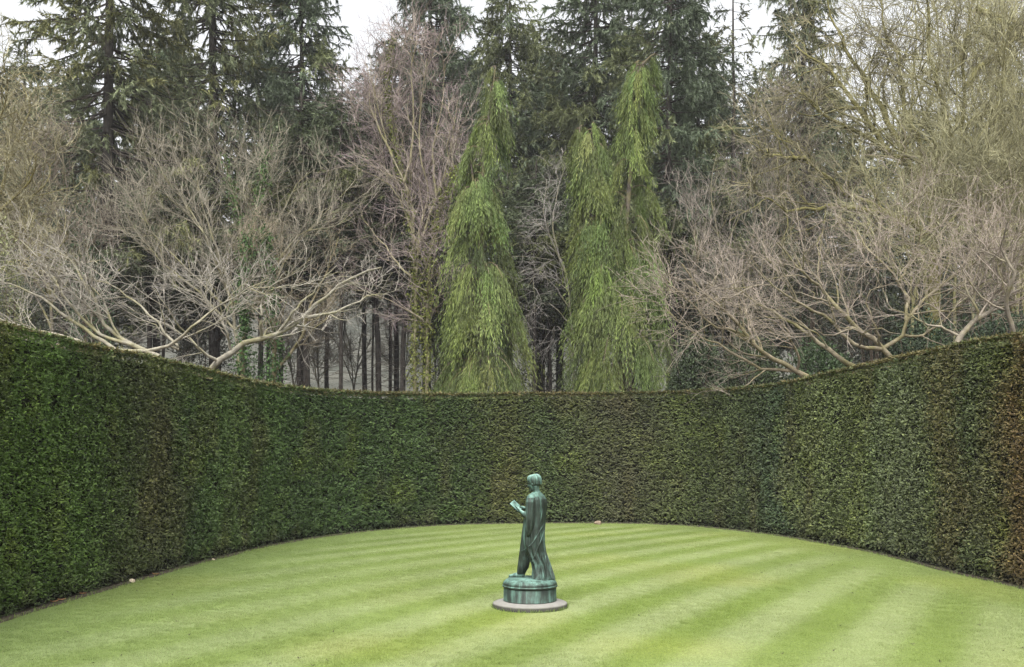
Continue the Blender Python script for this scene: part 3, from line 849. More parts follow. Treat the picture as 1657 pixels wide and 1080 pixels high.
solid('tunic', [coat], M['bronze'], statue, voxel=0.0050, smooth_it=1, origin=so)
# hanging gown sleeve with its slit end, and the mantle's edge sweeping from hip to knee
sl = bm_loft([(cp(398, 258, -.115), .055, .05), (cp(393, 285, -.13), .062, .056), (cp(390, 340, -.14), .058, .054), (cp(389, 400, -.145), .056, .052), (cp(387, 440, -.145), .052, .046), (cp(383, 475, -.14), .042, .038),
              (cp(378, 500, -.135), .026, .028), (cp(375, 512, -.13), .012, .016)], seg=64, fold=folds(14, 0.02, 0.10, 7, 11, 1.5))
cuff = limb([cp(386, 378, -.12), cp(364, 376, -.075), cp(352, 368, -.045)], [0.050, 0.044, 0.036])
solid('sleeve', [sl, cuff], M['bronze'], statue, voxel=0.0045, smooth_it=2, origin=so)
SURF = np.concatenate([robe[0], coat[0], sl[0]])
def onto(cx, cy):
    """the point of the drapery that faces the camera there"""
    p_ = cp(cx, cy)
    k = (np.abs(SURF[:, 0] - p_[0]) < 0.016) & (np.abs(SURF[:, 2] - p_[2]) < 0.022)
    p_[1] = SURF[k, 1].min() + 0.002 if k.any() else 0.0
    return p_
folds_ = []
for line, rr_ in (([(478, 430), (455, 470), (425, 520), (395, 560), (362, 590), (334, 608)], 0.0085), ([(484, 470), (462, 530), (438, 585), (414, 640), (402, 672)], 0.008), ([(470, 330), (458, 400), (436, 470), (414, 530)], 0.006),
                  ([(486, 560), (488, 640), (500, 710), (512, 775)], 0.008), ([(462, 590), (455, 660), (452, 730), (448, 780)], 0.008), ([(436, 640), (430, 700), (424, 770)], 0.007), ([(352, 640), (344, 690), (340, 745)], 0.006)):
    pts_ = resample(np.array(line, float), 14)
    P_ = np.array([onto(x_, y_) for x_, y_ in pts_])
    P_[1:-1, 1] = (P_[:-2, 1] + P_[1:-1, 1] + P_[2:, 1]) / 3
    folds_.append(limb(P_, [rr_ * 0.5, rr_, rr_, rr_ * 0.6], seg=10, K=24))
solid('mantle_folds', folds_, M['bronze'], statue, voxel=0.0045, smooth_it=2, origin=so)
# tablet: a thin board, raised at the far corner
a = Acc()
tn = norm(np.array([0.42, -0.66, 0.62])); tu = norm(np.array([-0.55, 0.0, 0.75])); tu = norm(tu - tn * tu.dot(tn)); tv = np.cross(tn, tu)
V = []
for w_ in (-1, 1):
    for a_, b_ in ((-1, -1), (1, -1), (1, 1), (-1, 1)):
        V.append(tab_c + tu * a_ * 0.075 + tv * b_ * 0.052 + tn * w_ * 0.006)
a.add(np.array(V) - np.array(so), Q=[[0, 3, 2, 1], [4, 5, 6, 7], [0, 1, 5, 4], [1, 2, 6, 5], [2, 3, 7, 6], [3, 0, 4, 7]])
tb = a.obj('tablet', M['bronze_head'], statue)
bv = tb.modifiers.new('bevel', 'BEVEL'); bv.width = 0.002; bv.segments = 2
pen0 = wrR + np.array([-0.075, -0.040, -0.012])
V, Q, T = limb([pen0 + [0.03, -0.01, 0.05], pen0 + [-0.012, 0.0, -0.016]], [0.0045, 0.003], seg=8, K=4)
a = Acc(); a.add(V - np.array(so), Q, T); a.obj('stylus', M['bronze_head'], statue)

# small things along the hedge's foot
def stone(name, loc, size, seed, label, mat):
    me = bpy.data.meshes.new(name); bm = bmesh.new()
    bmesh.ops.create_icosphere(bm, subdivisions=3, radius=1)
    r_ = random.Random(seed); ph = [r_.random() * 6 for _ in range(6)]
    for v in bm.verts:
        c = v.co
        k = 1 + 0.16 * math.sin(2.2 * c.x + ph[0]) * math.sin(2.6 * c.y + ph[1]) + 0.10 * math.sin(4.3 * c.z + ph[2] + 2 * c.x) + 0.06 * math.sin(7 * c.y + ph[3])
        v.co = Vector((c.x * size[0] * k, c.y * size[1] * k, max(c.z, -0.55) * size[2] * k))
    bm.to_mesh(me); bm.free()
    for p in me.polygons: p.use_smooth = True
    o = mesh_obj(name, me, mat); o.location = loc; o.rotation_euler = (0, 0, r_.random() * 3)
    return tag(o, label, 'stone', 'loose stones at the foot of the hedge')
M['pale_stone'] = noise_mat('pale_stone', (0.36, 0.30, 0.22), (0.55, 0.47, 0.36), scale=25, bump=0.5, bump_scale=60)
M['buff_stone'] = noise_mat('buff_stone', (0.16, 0.12, 0.085), (0.30, 0.235, 0.17), scale=22, bump=0.5, bump_scale=60)
def ground_px(x, y):
    return px(x, y, F_PX * CAM_Z / (y - HZ))
p = ground_px(214, 943)
stone('stone', (p[0], p[1], 0.02), (0.055, 0.04, 0.036), 1, 'pale cream stone on the grass against the hedge foot', M['pale_stone'])
p = ground_px(967, 849)
stone('stone', (p[0], p[1], 0.03), (0.13, 0.07, 0.075), 2, 'buff stone low in the back of the curved hedge beyond the statue', M['buff_stone'])
p = ground_px(345, 907)
stone('stone', (p[0], p[1], 0.01), (0.035, 0.025, 0.02), 4, 'tiny pale pebble by the hedge beyond the cream stone', M['pale_stone'])
rng = np.random.default_rng(19)
M['dead_leaf'] = noise_mat('dead_leaf', (0.20, 0.10, 0.05), (0.42, 0.25, 0.13), scale=30, bump=0.2)
for (x, y), lab in (((100, 974), 'curled tan dead leaf lying where lawn meets hedge'), ((88, 977), 'dull brown dead leaf beside the tan leaf'), ((252, 932), 'brown dead leaf fallen just past the cream stone'), ((134, 964), 'grey brown dead leaf between tan leaf and cream stone')):
    p = ground_px(x, y)
    a = Acc()
    n_ = 7; t = np.linspace(-1, 1, n_)
    wd = 0.028 * (1 - t ** 2) ** 0.7 + 0.002
    mid = np.stack([t * 0.055, 0.008 * np.sin(t * 3), 0.012 + 0.014 * t ** 2], 1)
    V = np.concatenate([mid + np.stack([0 * t, wd, 0.012 + 0 * t], 1), mid, mid + np.stack([0 * t, -wd, 0.010 + 0 * t], 1)])
    i = np.arange(n_ - 1)
    a.add(V, Q=np.concatenate([np.stack([i, i + 1, i + n_ + 1, i + n_], 1), np.stack([i + n_, i + n_ + 1, i + 2 * n_ + 1, i + 2 * n_], 1)]))
    o = a.obj('dead_leaf', M['dead_leaf'], smooth=True); o.location = (p[0], p[1], 0.008); o.rotation_euler = (0, 0, rng.random() * 1.0 - 0.3)
    so_ = o.modifiers.new('thickness', 'SOLIDIFY'); so_.thickness = 0.002
    tag(o, lab, 'leaf', 'dead leaves along the hedge foot')

# ------------------------------------------------------------------ trees
def copy_tree(root, loc, rz, sc_=1.0, scz=None):
    r = root.copy(); link(r)
    r.location = loc; r.rotation_euler = (0, 0, rz); r.scale = (sc_, sc_, scz or sc_)
    for ch in [c for c in bpy.data.objects if c.parent == root]:
        c = ch.copy(); link(c, r)
    return r

def make_conifer(seed, H, zb, rmax, droop, nbr, col, nleaf, dens_top=1.0, sparse=0.0, trunk_r=0.28, name='spruce_tree'):
    rng = np.random.default_rng(seed)
    root = empty(name)
    tr = Acc()
    K = 14
    zz = np.linspace(-0.3, H, K)
    P = np.stack([0.10 * np.cumsum(rng.normal(size=K)) * 0.3, 0.10 * np.cumsum(rng.normal(size=K)) * 0.3, zz], 1)
    R = trunk_r * (1 - np.clip(zz, 0, None) / H) ** 0.8 + 0.025
    tubes(tr, P[None], R[None], 10, (0.048, 0.042, 0.036))
    # dead snags on the bare lower trunk
    ns = 70
    z = 2.0 + (zb + 2 - 2.0) * rng.random(ns)
    a = rng.random(ns) * 6.283
    bx_, by_ = np.interp(z, zz, P[:, 0]), np.interp(z, zz, P[:, 1])
    A = np.stack([bx_, by_, z], 1)
    B = A + np.stack([np.cos(a), np.sin(a), -0.25 + 0.2 * rng.normal(size=ns)], 1) * (0.5 + 1.6 * rng.random((ns, 1)))
    cones(tr, A, B, 0.018, (0.075, 0.065, 0.055), 0.2, rng)
    # live branches
    t = rng.random(nbr) ** 0.9
    z = zb + (H - 0.4 - zb) * t
    prof = (1 - t) ** 0.55 * np.clip(0.55 + t * 4, 0, 1)
    L = rmax * prof * (0.6 + 0.55 * rng.random(nbr)) + 0.35
    a = rng.random(nbr) * 6.283
    Kb = 7
    u = np.linspace(0, 1, Kb)
    rise = 0.25 * np.clip(t - 0.4, 0, 1)[:, None] * u[None]
    dz = (rise - droop * (0.6 + 0.7 * rng.random((nbr, 1))) * (u[None] - 0.35 * u[None] ** 3)) * L[:, None]
    wob = np.cumsum(rng.normal(size=(nbr, Kb)) * 0.05, 1)
    ang = a[:, None] + wob
    bx_, by_ = np.interp(z, zz, P[:, 0]), np.interp(z, zz, P[:, 1])
    BP = np.stack([bx_[:, None] + np.cos(ang) * L[:, None] * u, by_[:, None] + np.sin(ang) * L[:, None] * u, z[:, None] + dz], -1)
    BR = (0.010 + 0.011 * L[:, None]) * np.linspace(1, 0.25, Kb)
    tubes(tr, BP, BR, 3, (0.055, 0.045, 0.038), 0.15, rng)
    # foliage: hanging sprays along the branches and their side shoots
    SP, SR = grow(rng, BP, BR, nbr * 9, 0.22, 1.0, (0.5, 1.1), 0.85, 3, 0.12, (0, 0, -0.28), rmin=0.005, weight=1.2)
    allP = np.concatenate([SP[:, 0], SP[:, 1], SP[:, 2]])
    # sample points on shoots
    n1 = int(nleaf * 0.8)
    si = rng.integers(0, len(SP), n1)
    f = rng.random((n1, 1)) * 2
    k0 = np.clip(f.astype(int)[:, 0], 0, 1)
    w_ = f - k0[:, None]
    pos = SP[si, k0] * (1 - w_) + SP[si, k0 + 1] * w_
    d0 = norm(SP[si, k0 + 1] - SP[si, k0])
    n2 = nleaf - n1
    bi = rng.choice(nbr, n2, p=L / L.sum())
    f2 = (0.25 + 0.75 * rng.random((n2, 1))) * (Kb - 1)
    k2 = np.clip(f2.astype(int)[:, 0], 0, Kb - 2); w2 = f2 - k2[:, None]
    pos2 = BP[bi, k2] * (1 - w2) + BP[bi, k2 + 1] * w2
    d2 = norm(BP[bi, k2 + 1] - BP[bi, k2])
    pos = np.concatenate([pos, pos2]); d0 = np.concatenate([d0, d2])
    n = len(pos)
    if sparse:
        keep = vnoise(pos[:, 0] * 0.9 + 10, pos[:, 2] * 0.9, seed) * 0.6 + vnoise(pos[:, 1] * 0.9 + 30, pos[:, 2] * 0.9, seed + 1) * 0.6 > sparse
        pos, d0 = pos[keep], d0[keep]; n = len(pos)
    D = d0 + rng.normal(size=(n, 3)) * 0.55 + np.array([0, 0, -0.35])
    N = np.array([0, 0, 1.0]) + rng.normal(size=(n, 3)) * 0.6
    tint = (0.55 + 0.9 * vnoise(pos[:, 0] * 0.7 + 50, pos[:, 2] * 0.8, seed + 2))[:, None]
    yel = (vnoise(pos[:, 1] * 0.5 + 20, pos[:, 2] * 0.5, seed + 3) > 0.6)[:, None]
    C = np.asarray(col) * tint * (0.75 + 0.5 * rng.random((n, 1)))
    C = np.where(yel, C * np.array([1.25, 1.12, 0.85]), C)
    cr = Acc()
    leaf_tris(cr, pos, D, N, 0.14 + 0.20 * rng.random(n), 0.042 + 0.040 * rng.random(n), C)
    tr.obj('trunk', M['conifer_bark'], root)
    c_ = cr.obj('crown', M['needles'], root)
    return root

def place_first(root, loc, rz, sc_, scz, label, group):
    root.location = loc; root.rotation_euler = (0, 0, rz); root.scale = (sc_, sc_, scz)
    tag(root, label, 'conifer', group)

CON = {
    'A': make_conifer(101, 30, 9.0, 4.7, 0.40, 330, (0.112, 0.130, 0.068), 92000, sparse=0.34, trunk_r=0.30),
    'B': make_conifer(102, 27, 9.0, 4.2, 0.30, 320, (0.100, 0.126, 0.074), 92000, sparse=0.33, trunk_r=0.24),
    'C': make_conifer(103, 26, 9.0, 3.8, 0.22, 330, (0.100, 0.128, 0.076), 92000, sparse=0.31, trunk_r=0.24),
    'D': make_conifer(104, 24, 13.0, 3.0, 0.35, 170, (0.080, 0.098, 0.052), 26000, sparse=0.40, trunk_r=0.105, name='forest_pine'),
    'E': make_conifer(106, 27, 14.0, 4.2, 0.30, 220, (0.076, 0.096, 0.054), 42000, sparse=0.32, trunk_r=0.15, name='forest_spruce'),
    'S': make_conifer(105, 27, 7.0, 2.2, 0.15, 120, (0.092, 0.106, 0.060), 12000, sparse=0.50, trunk_r=0.16, name='thin_spruce'),
}
BASE_H = {'A': 30, 'B': 27, 'C': 26, 'D': 24, 'E': 27, 'S': 27}
used = set()
def conifer(kind, x, d, topy, rot, wide, label, group):
    p = px(x, HZ, d)
    H = CAM_Z + (HZ - topy) / F_PX * d
    scz = H / BASE_H[kind]
    loc = (p[0], d, 0)
    if kind not in used:
        used.add(kind); place_first(CON[kind], loc, rot, wide, scz, label, group)
    else:
        o = copy_tree(CON[kind], loc, rot, wide, scz)
        tag(o, label, 'conifer', group)
GF = 'tall conifers in front of the dark wood'
conifer('A', 174, 40, -420, 0.4, 1.0, 'tall spruce with thick bare trunk and drooping olive boughs against white sky', GF)
conifer('A', 345, 45, -380, 2.9, 0.95, 'tall spruce with dark boughs directly behind the brown twiggy tree', GF)
conifer('C', 492, 47, -190, 1.0, 0.85, 'full green spruce standing between brown twiggy tree and purple birch', GF)
conifer('C', 690, 52, -150, 3.6, 1.0, 'dark spruce whose tip rises above the purple birch', GF)
conifer('B', 822, 49, -60, 0.2, 0.85, 'open spruce with thin tip rising behind the slimmer weeping cypress', GF)
conifer('B', 965, 47, -200, 4.0, 1.0, 'broad dark spruce between the two weeping cypresses', GF)
conifer('C', 1085, 43, -230, 5.0, 0.88, 'dense deep green spruce close behind the double topped weeping cypress', GF)
conifer('S', 1176, 48, -30, 0.7, 1.0, 'thin sparse spruce with almost bare stem against white sky', GF)
conifer('A', 1300, 50, -260, 1.7, 0.75, 'spruce with bare brown upper stem beside the lichened oak', GF)
GB = 'dark conifers at the back of the wood'
def back_label(x):
    for lim, txt in ((60, 'dark conifer behind the crooked mossy oak'), (140, 'dark conifer just behind the thick bare trunked spruce'), (310, 'dark conifer filling the gap between the two droopy olive spruces'), (470, 'high crowned dark spruce behind the dome of brown twigs'),
                     (660, 'high crowned dark spruce behind the slim pine trunks'), (770, 'dark conifer behind the birch and slimmer weeping cypress'), (940, 'dark conifer seen in the gap between the weeping cypresses'), (1060, 'dark conifer behind the double topped weeping cypress'),
                     (1200, 'dark conifer behind the dense deep green spruce'), (1350, 'dark conifer behind the pinkish hazel crown'), (9999, 'dark conifer glimpsed through the lichened oak and ash twigs')):
        if x < lim: return txt
for i, (x, d, ty, k) in enumerate([(-30, 56, 140, 'B'), (40, 58, 60, 'B'), (118, 52, 120, 'C'), (255, 54, 20, 'B'), (300, 58, 60, 'C'), (420, 56, 40, 'E'), (455, 60, 90, 'E'), (530, 62, 150, 'E'), (590, 58, 120, 'E'), (640, 56, 60, 'E'), (720, 60, 60, 'C'), (760, 56, 90, 'C'),
                                   (870, 58, 40, 'C'), (905, 54, 70, 'B'), (1020, 56, 0, 'B'), (1130, 54, 40, 'C'), (1150, 60, 110, 'B'), (1235, 56, 130, 'C'), (1330, 62, 120, 'C'), (1400, 60, 200, 'B'), (1480, 54, 170, 'C'), (1560, 60, 170, 'B'), (1650, 56, 150, 'C')]):
    conifer(k, x, d, ty, i * 1.37, 1.0, back_label(x), GB)
GT = 'slim bare trunks of forest pines above the low centre of the hedge'
PINE_LABEL = {483: 'dark pine trunk between the ivy clad leaning tree and the thickest pine', 501: 'thickest dark pine trunk, its neighbour almost touching it', 550: 'lone slim pine trunk in the pale gap under the long maple limb',
              602: 'thinnest pale pine stem set deep in the gap', 616: 'stout pine trunk with a thin one close behind', 630: 'thin pine trunk between two stouter ones near the birch', 651: 'stout pine trunk next to the ivied birch',
              735: 'slim pine behind the slimmer weeping cypress', 690: 'slim pine right behind the birch trunk', 240: 'stouter pine trunk behind the pale lichened maple', 262: 'thinner pine trunk behind the pale lichened maple', 432: 'slim pine behind the ivy clad stems',
              862: 'slim dark pine in the gap between the weeping cypresses', 878: 'slim dark pine in the gap between the weeping cypresses', 893: 'slim dark pine in the gap between the weeping cypresses'}
for i, (x, d, ty, wd) in enumerate([(483, 41, 180, 1.15), (501, 40, 150, 1.3), (550, 39, 120, 0.75), (602, 52, 250, 0.6), (616, 41, 140, 1.15), (630, 46, 190, 0.75), (651, 40, 160, 1.05), (735, 46, 230, 0.8), (862, 44, 260, 0.9), (878, 50, 220, 0.8), (893, 46, 280, 0.9),
                                    (240, 42, 230, 1.1), (262, 47, 250, 0.8), (690, 44, 200, 0.8), (432, 46, 210, 0.9), (1130, 46, 300, 0.9), (1180, 43, 320, 0.9), (1235, 47, 300, 0.8)]):
    conifer('D', x, d, ty, i * 2.1, wd, PINE_LABEL.get(x, 'slim dark pine behind the low slanting maple'), GT if 470 < x < 660 else 'slim pines half hidden by branches')

# ---- weeping cypresses
def cypress(name, d, leaders, seed, nclump, label):
    """leaders: lists of (px, py, half-width px); curtains of hanging sprays all round each leader"""
    rng = np.random.default_rng(seed)
    base = px(leaders[0][0][0], HZ, d); base[2] = 0
    root = tag(empty(name, tuple(base)), label, 'cypress')
    tr, fo = Acc(), Acc()
    m = d / F_PX
    for li, L in enumerate(leaders):
        arr = np.array(L, float)
        pts = np.array([px(a, b_, d) - base for a, b_, _ in L])
        if li == 0: pts[0, 2] = -0.2
        PP = resample(pts, 24)
        R = np.linspace(0.20 if li == 0 else 0.07, 0.02, 24)
        tubes(tr, PP[None], R[None], 8, (0.10, 0.085, 0.07))
        zz = PP[:, 2]
        zorder = np.argsort(zz)
        rad = lambda z: np.interp(CAM_Z * 0 + z, np.sort(pts[:, 2]), (arr[:, 2] * m)[np.argsort(pts[:, 2])])
        hgt = zz.max() - max(zz.min(), 1.2)
        nc = int(nclump * (hgt / 13.0))
        lo = max(zz.min(), 0.8)
        # candidate heights weighted by girth
        zc = lo + (zz.max() - lo) * rng.random(nc * 4)
        wgt = (rad(zc) + 0.30) ** 1.25
        zc = rng.choice(zc, nc, replace=False, p=wgt / wgt.sum())
        zc = np.concatenate([zc, zz.max() - np.linspace(0.0, 1.6, 9)])
        for z0 in zc:
            a = rng.random() * 6.283
            r_ = rad(z0)
            reach = max(0.14, r_ * (0.55 + 0.5 * rng.random()))
            c0 = np.array([np.interp(z0, zz[zorder], PP[zorder, 0]), np.interp(z0, zz[zorder], PP[zorder, 1]), z0])
            dirv = np.array([math.cos(a), math.sin(a), 0])
            up = 0.10 + 0.35 * rng.random()
            # the bough: out and up a little, then over and down
            u = np.linspace(0, 1, 7)[:, None]
            bp_ = c0 + dirv * reach * (1.15 * u - 0.15 * u ** 2) + np.array([0, 0, 1.0]) * (up * reach * np.sin(u * 2.4) - 0.55 * reach * u ** 2.2)
            tubes(tr, bp_[None], np.linspace(0.022, 0.007, 7)[None], 3, (0.13, 0.10, 0.07))
            ns = int(22 + 36 * min(1.3, reach))
            f = (0.42 + 0.58 * rng.random(ns) ** 0.8) * 6
            k = np.clip(f.astype(int), 0, 5); w_ = (f - k)[:, None]
            st = bp_[k] * (1 - w_) + bp_[k + 1] * w_
            side = np.array([-dirv[1], dirv[0], 0])
            spread = rng.normal(size=(ns, 1)) * 0.085 * (0.5 + reach)
            st = st + side * spread * 0.6
            ln = (0.40 + 0.95 * rng.random(ns) ** 1.3) * (0.8 + 0.45 * min(1.5, reach))
            dv = norm(dirv * (0.18 + 0.28 * rng.random((ns, 1))) + side * spread * 1.1 + np.array([0, 0, -1.0]) + rng.normal(size=(ns, 3)) * 0.10)
            ctint = np.array([0.098, 0.128, 0.035]) * (0.46 + 0.98 * rng.random() ** 1.2) * np.array([1 + 0.07 * rng.normal(), 1, 1 + 0.10 * rng.normal()])
            nl = 11
            tt = (np.arange(nl)[None, :] + rng.random((ns, nl))) / nl
            pos = st[:, None] + dv[:, None] * (ln[:, None] * tt)[..., None] + np.array([0, 0, -1.0]) * (0.22 * ln[:, None] * tt ** 2)[..., None]
            pos = pos + rng.normal(size=pos.shape) * 0.012
            D = dv[:, None] + rng.normal(size=(ns, nl, 3)) * 0.30 + np.array([0, 0, -0.30])
            N = dirv + rng.normal(size=(ns, nl, 3)) * 0.6
            n = ns * nl
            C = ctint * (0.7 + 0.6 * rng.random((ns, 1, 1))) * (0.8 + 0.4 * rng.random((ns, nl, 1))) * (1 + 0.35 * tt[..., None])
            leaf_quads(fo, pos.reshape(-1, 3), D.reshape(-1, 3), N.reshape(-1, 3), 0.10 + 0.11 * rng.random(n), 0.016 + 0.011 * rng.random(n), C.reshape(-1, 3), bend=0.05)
    # bare grey sticks showing through
    for q in range(5):
        z0 = 3 + 9 * rng.random(); a = rng.random() * 6.283; c0 = np.array([np.interp(z0, zz[zorder], PP[zorder, 0]), np.interp(z0, zz[zorder], PP[zorder, 1]), z0])
        cones(tr, c0[None], (c0 + np.array([math.cos(a) * 1.0, math.sin(a) * 1.0, 0.5 * rng.normal()]))[None], 0.02, (0.25, 0.22, 0.19))
    tr.obj('trunk', M['bark'], root)
    f_ = fo.obj('crown', M['cypress'], root)
    return root
cypress('weeping_cypress', 31.5, [[(780, 760, 76), (780, 640, 80), (780, 560, 76), (780, 480, 66), (779, 420, 60), (780, 340, 48), (782, 280, 34), (788, 220, 38), (794, 170, 26), (799, 130, 18), (802, 108, 8)],
                                  [(770, 330, 40), (765, 290, 34), (762, 262, 14)]], 201, 160, 'slimmer single topped weeping cypress with light green hanging foliage')
cypress('weeping_cypress', 32.5, [[(1002, 760, 102), (1002, 640, 106), (1003, 560, 92), (1004, 480, 74), (1010, 400, 58), (1016, 330, 46), (1021, 270, 33), (1023, 210, 28), (1024, 160, 27), (1026, 122, 23), (1032, 100, 12)],
                                  [(1024, 150, 12), (1036, 112, 14), (1048, 96, 18), (1058, 88, 16), (1066, 90, 12)],
                                  [(1020, 190, 12), (1040, 150, 16), (1054, 138, 18), (1062, 142, 14)],
                                  [(990, 480, 56), (976, 400, 48), (968, 330, 40), (961, 270, 32), (958, 225, 24), (958, 200, 10)],
                                  [(962, 300, 22), (946, 240, 18), (938, 214, 12), (940, 204, 6)]], 202, 150, 'broader double topped weeping cypress with hooked tip and yellow green foliage')

# ---- bare trees
def ivy(acc, P, R, n, rng, col, spread=0.12, size=0.075):
    N0, K0 = P.shape[:2]
    ln = np.linalg.norm(np.diff(P, axis=1), axis=2).sum(1)
    idx = rng.choice(N0, n, p=ln / ln.sum())
    f = rng.random(n) * (K0 - 1); i = np.clip(f.astype(int), 0, K0 - 2); w_ = (f - i)[:, None]
    pos = P[idx, i] * (1 - w_) + P[idx, i + 1] * w_
    r = R[idx, i]
    dv = rng.normal(size=(n, 3)); dv[:, 2] *= 0.5; dv = norm(dv)
    clump = 0.4 + 1.2 * vnoise(pos[:, 2] * 1.7, pos[:, 0] * 2, 90)
    pos = pos + dv * (r + spread * clump * rng.random(n) ** 1.4)[:, None]
    D = dv * 0.4 + rng.normal(size=(n, 3)) * 0.5 + np.array([0, 0, -0.5])
    C = np.asarray(col) * (0.55 + 0.9 * rng.random((n, 1)))
    leaf_quads(acc, pos, D, dv + rng.normal(size=(n, 3)) * 0.3, size * (0.7 + 0.6 * rng.random(n)), size * 0.85 * (0.7 + 0.6 * rng.random(n)), C)

def bare_tree(name, base_px, d, limbs, seed, label, levels, bark, twig, trunk_r=0.14, cat='tree', ivy_spec=None, limb_r=0.075, group=None, loc=None, crook=0.018):
    """limbs: lists of (px, py[, depth offset]) traced from where they leave the trunk; levels: kwargs for grow()"""
    rng = np.random.default_rng(seed)
    base = px(base_px, HZ, d) if loc is None else np.array(loc, float)
    base[2] = 0
    root = tag(empty(name, tuple(base)), label, cat, group)
    tr, cr = Acc(), Acc()
    K = 14
    P, R = [], []
    free = []
    for L in limbs:
        side = rng.normal() * 0.9
        n_ = len(L)
        offs = [pt[2] if len(pt) > 2 else side * (i / max(1, n_ - 1)) ** 1.2 + 0.10 * rng.normal() for i, pt in enumerate(L)]
        q = np.array([px(pt[0], pt[1], d + o) - base for pt, o in zip(L, offs)])
        is_free = True
        if P:
            prev = np.concatenate([p_[1:] for p_ in P])
            dd = np.hypot(prev[:, 0] - q[0, 0], prev[:, 2] - q[0, 2])
            j = dd.argmin()
            if dd[j] < 0.5:
                is_free = False
                q[:, 1] += prev[j, 1] - q[0, 1]
                q[0] = prev[j]
        free.append(is_free)
        P.append(resample(q, K))
        ln = np.linalg.norm(np.diff(P[-1], axis=0), axis=1).sum()
        r0 = limb_r * (0.55 + 0.17 * min(ln, 4.5)) * (1.0 if is_free else 0.7)
        R.append(np.linspace(r0, r0 * 0.2, K))
    P, R = np.array(P), np.array(R)
    P[:, 1:-1] += rng.normal(size=P[:, 1:-1].shape) * crook
    # trunk(s): from the ground to where the limbs start
    roots = [i for i in range(len(P)) if free[i] and P[i][0][2] < 9.0]
    for q_, i in enumerate(roots):
        s_ = P[i][0]
        b0 = np.array([s_[0] * 0.5 + 0.05 * rng.normal(), s_[1] * 0.5 + 0.05 * rng.normal(), -0.2])
        T = resample([b0, b0 * 0.5 + s_ * 0.5 + [0, 0, 0.1], s_], 8)
        r_top = R[i][0]
        tubes(tr, T[None], np.linspace(max(trunk_r, r_top * 1.1) if q_ == 0 else r_top * 1.35, r_top, 8)[None], 8, bark, 0.1, rng)
    tubes(tr, P, R, 7, bark, 0.12, rng)
    LP, LR = P, R
    keep = []
    for li, kw in enumerate(levels):
        kw = dict(kw)
        S = kw.pop('S', 3); into = kw.pop('into', cr); colmix = kw.pop('mix', (li + 1) / len(levels)); src = kw.pop('src', None); vary = kw.pop('vary', 0.16)
        if src == 'all':
            pass
        c_ = np.asarray(bark) * (1 - colmix) + np.asarray(twig) * colmix
        if kw['K'] == 2:
            NP, NR = grow(rng, LP, LR, **kw)
            cones(cr, NP[:, 0], NP[:, 1], NR[:, 0], c_, vary, rng)
        else:
            NP, NR = grow(rng, LP, LR, **kw)
            tubes(tr if li == 0 else cr, NP, NR, S, c_, vary, rng)
        LP, LR = NP, NR
    tr.obj('trunk', M['bark'], root, smooth=True)
    cr.obj('crown', M['twig'], root)
    if ivy_spec:
        iv = Acc()
        ivy(iv, P[ivy_spec['limbs']] if 'limbs' in ivy_spec else P, R[ivy_spec['limbs']] if 'limbs' in ivy_spec else R, ivy_spec['n'], rng, ivy_spec['col'], ivy_spec.get('spread', 0.12), ivy_spec.get('size', 0.075))
        i_ = iv.obj('ivy', M['leaf'], root)
        i_['label'] = ivy_spec['label']
    return root

def lv(n1, n2, n3, n4, l1=1.5, l2=0.9, l3=0.55, l4=0.32, trop=(0, 0, 0.10), r=0.0055, a1=(0.35, 1.0), jit=0.19):
    return [dict(n=n1, t0=0.18, t1=0.98, ang=a1, length=l1 * 1.15, K=7, jit=jit, trop=trop, rk=0.55, rmin=r * 2.2, S=4),
            dict(n=n2, t0=0.15, t1=1.0, ang=(0.35, 1.15), length=l2 * 1.15, K=5, jit=jit, trop=trop, rk=0.6, rmin=r * 1.5, S=3),
            dict(n=n3, t0=0.15, t1=1.0, ang=(0.35, 1.2), length=l3 * 1.2, K=4, jit=jit, trop=trop, rk=0.65, rmin=r * 1.1, S=3),
            dict(n=n4, t0=0.2, t1=1.0, ang=(0.3, 0.9), length=l4 * 1.2, K=2, jit=jit, trop=trop, rk=0.7, rmin=r * 0.9)]

PALE = (0.26, 0.24, 0.185); PALETW = (0.232, 0.214, 0.188)
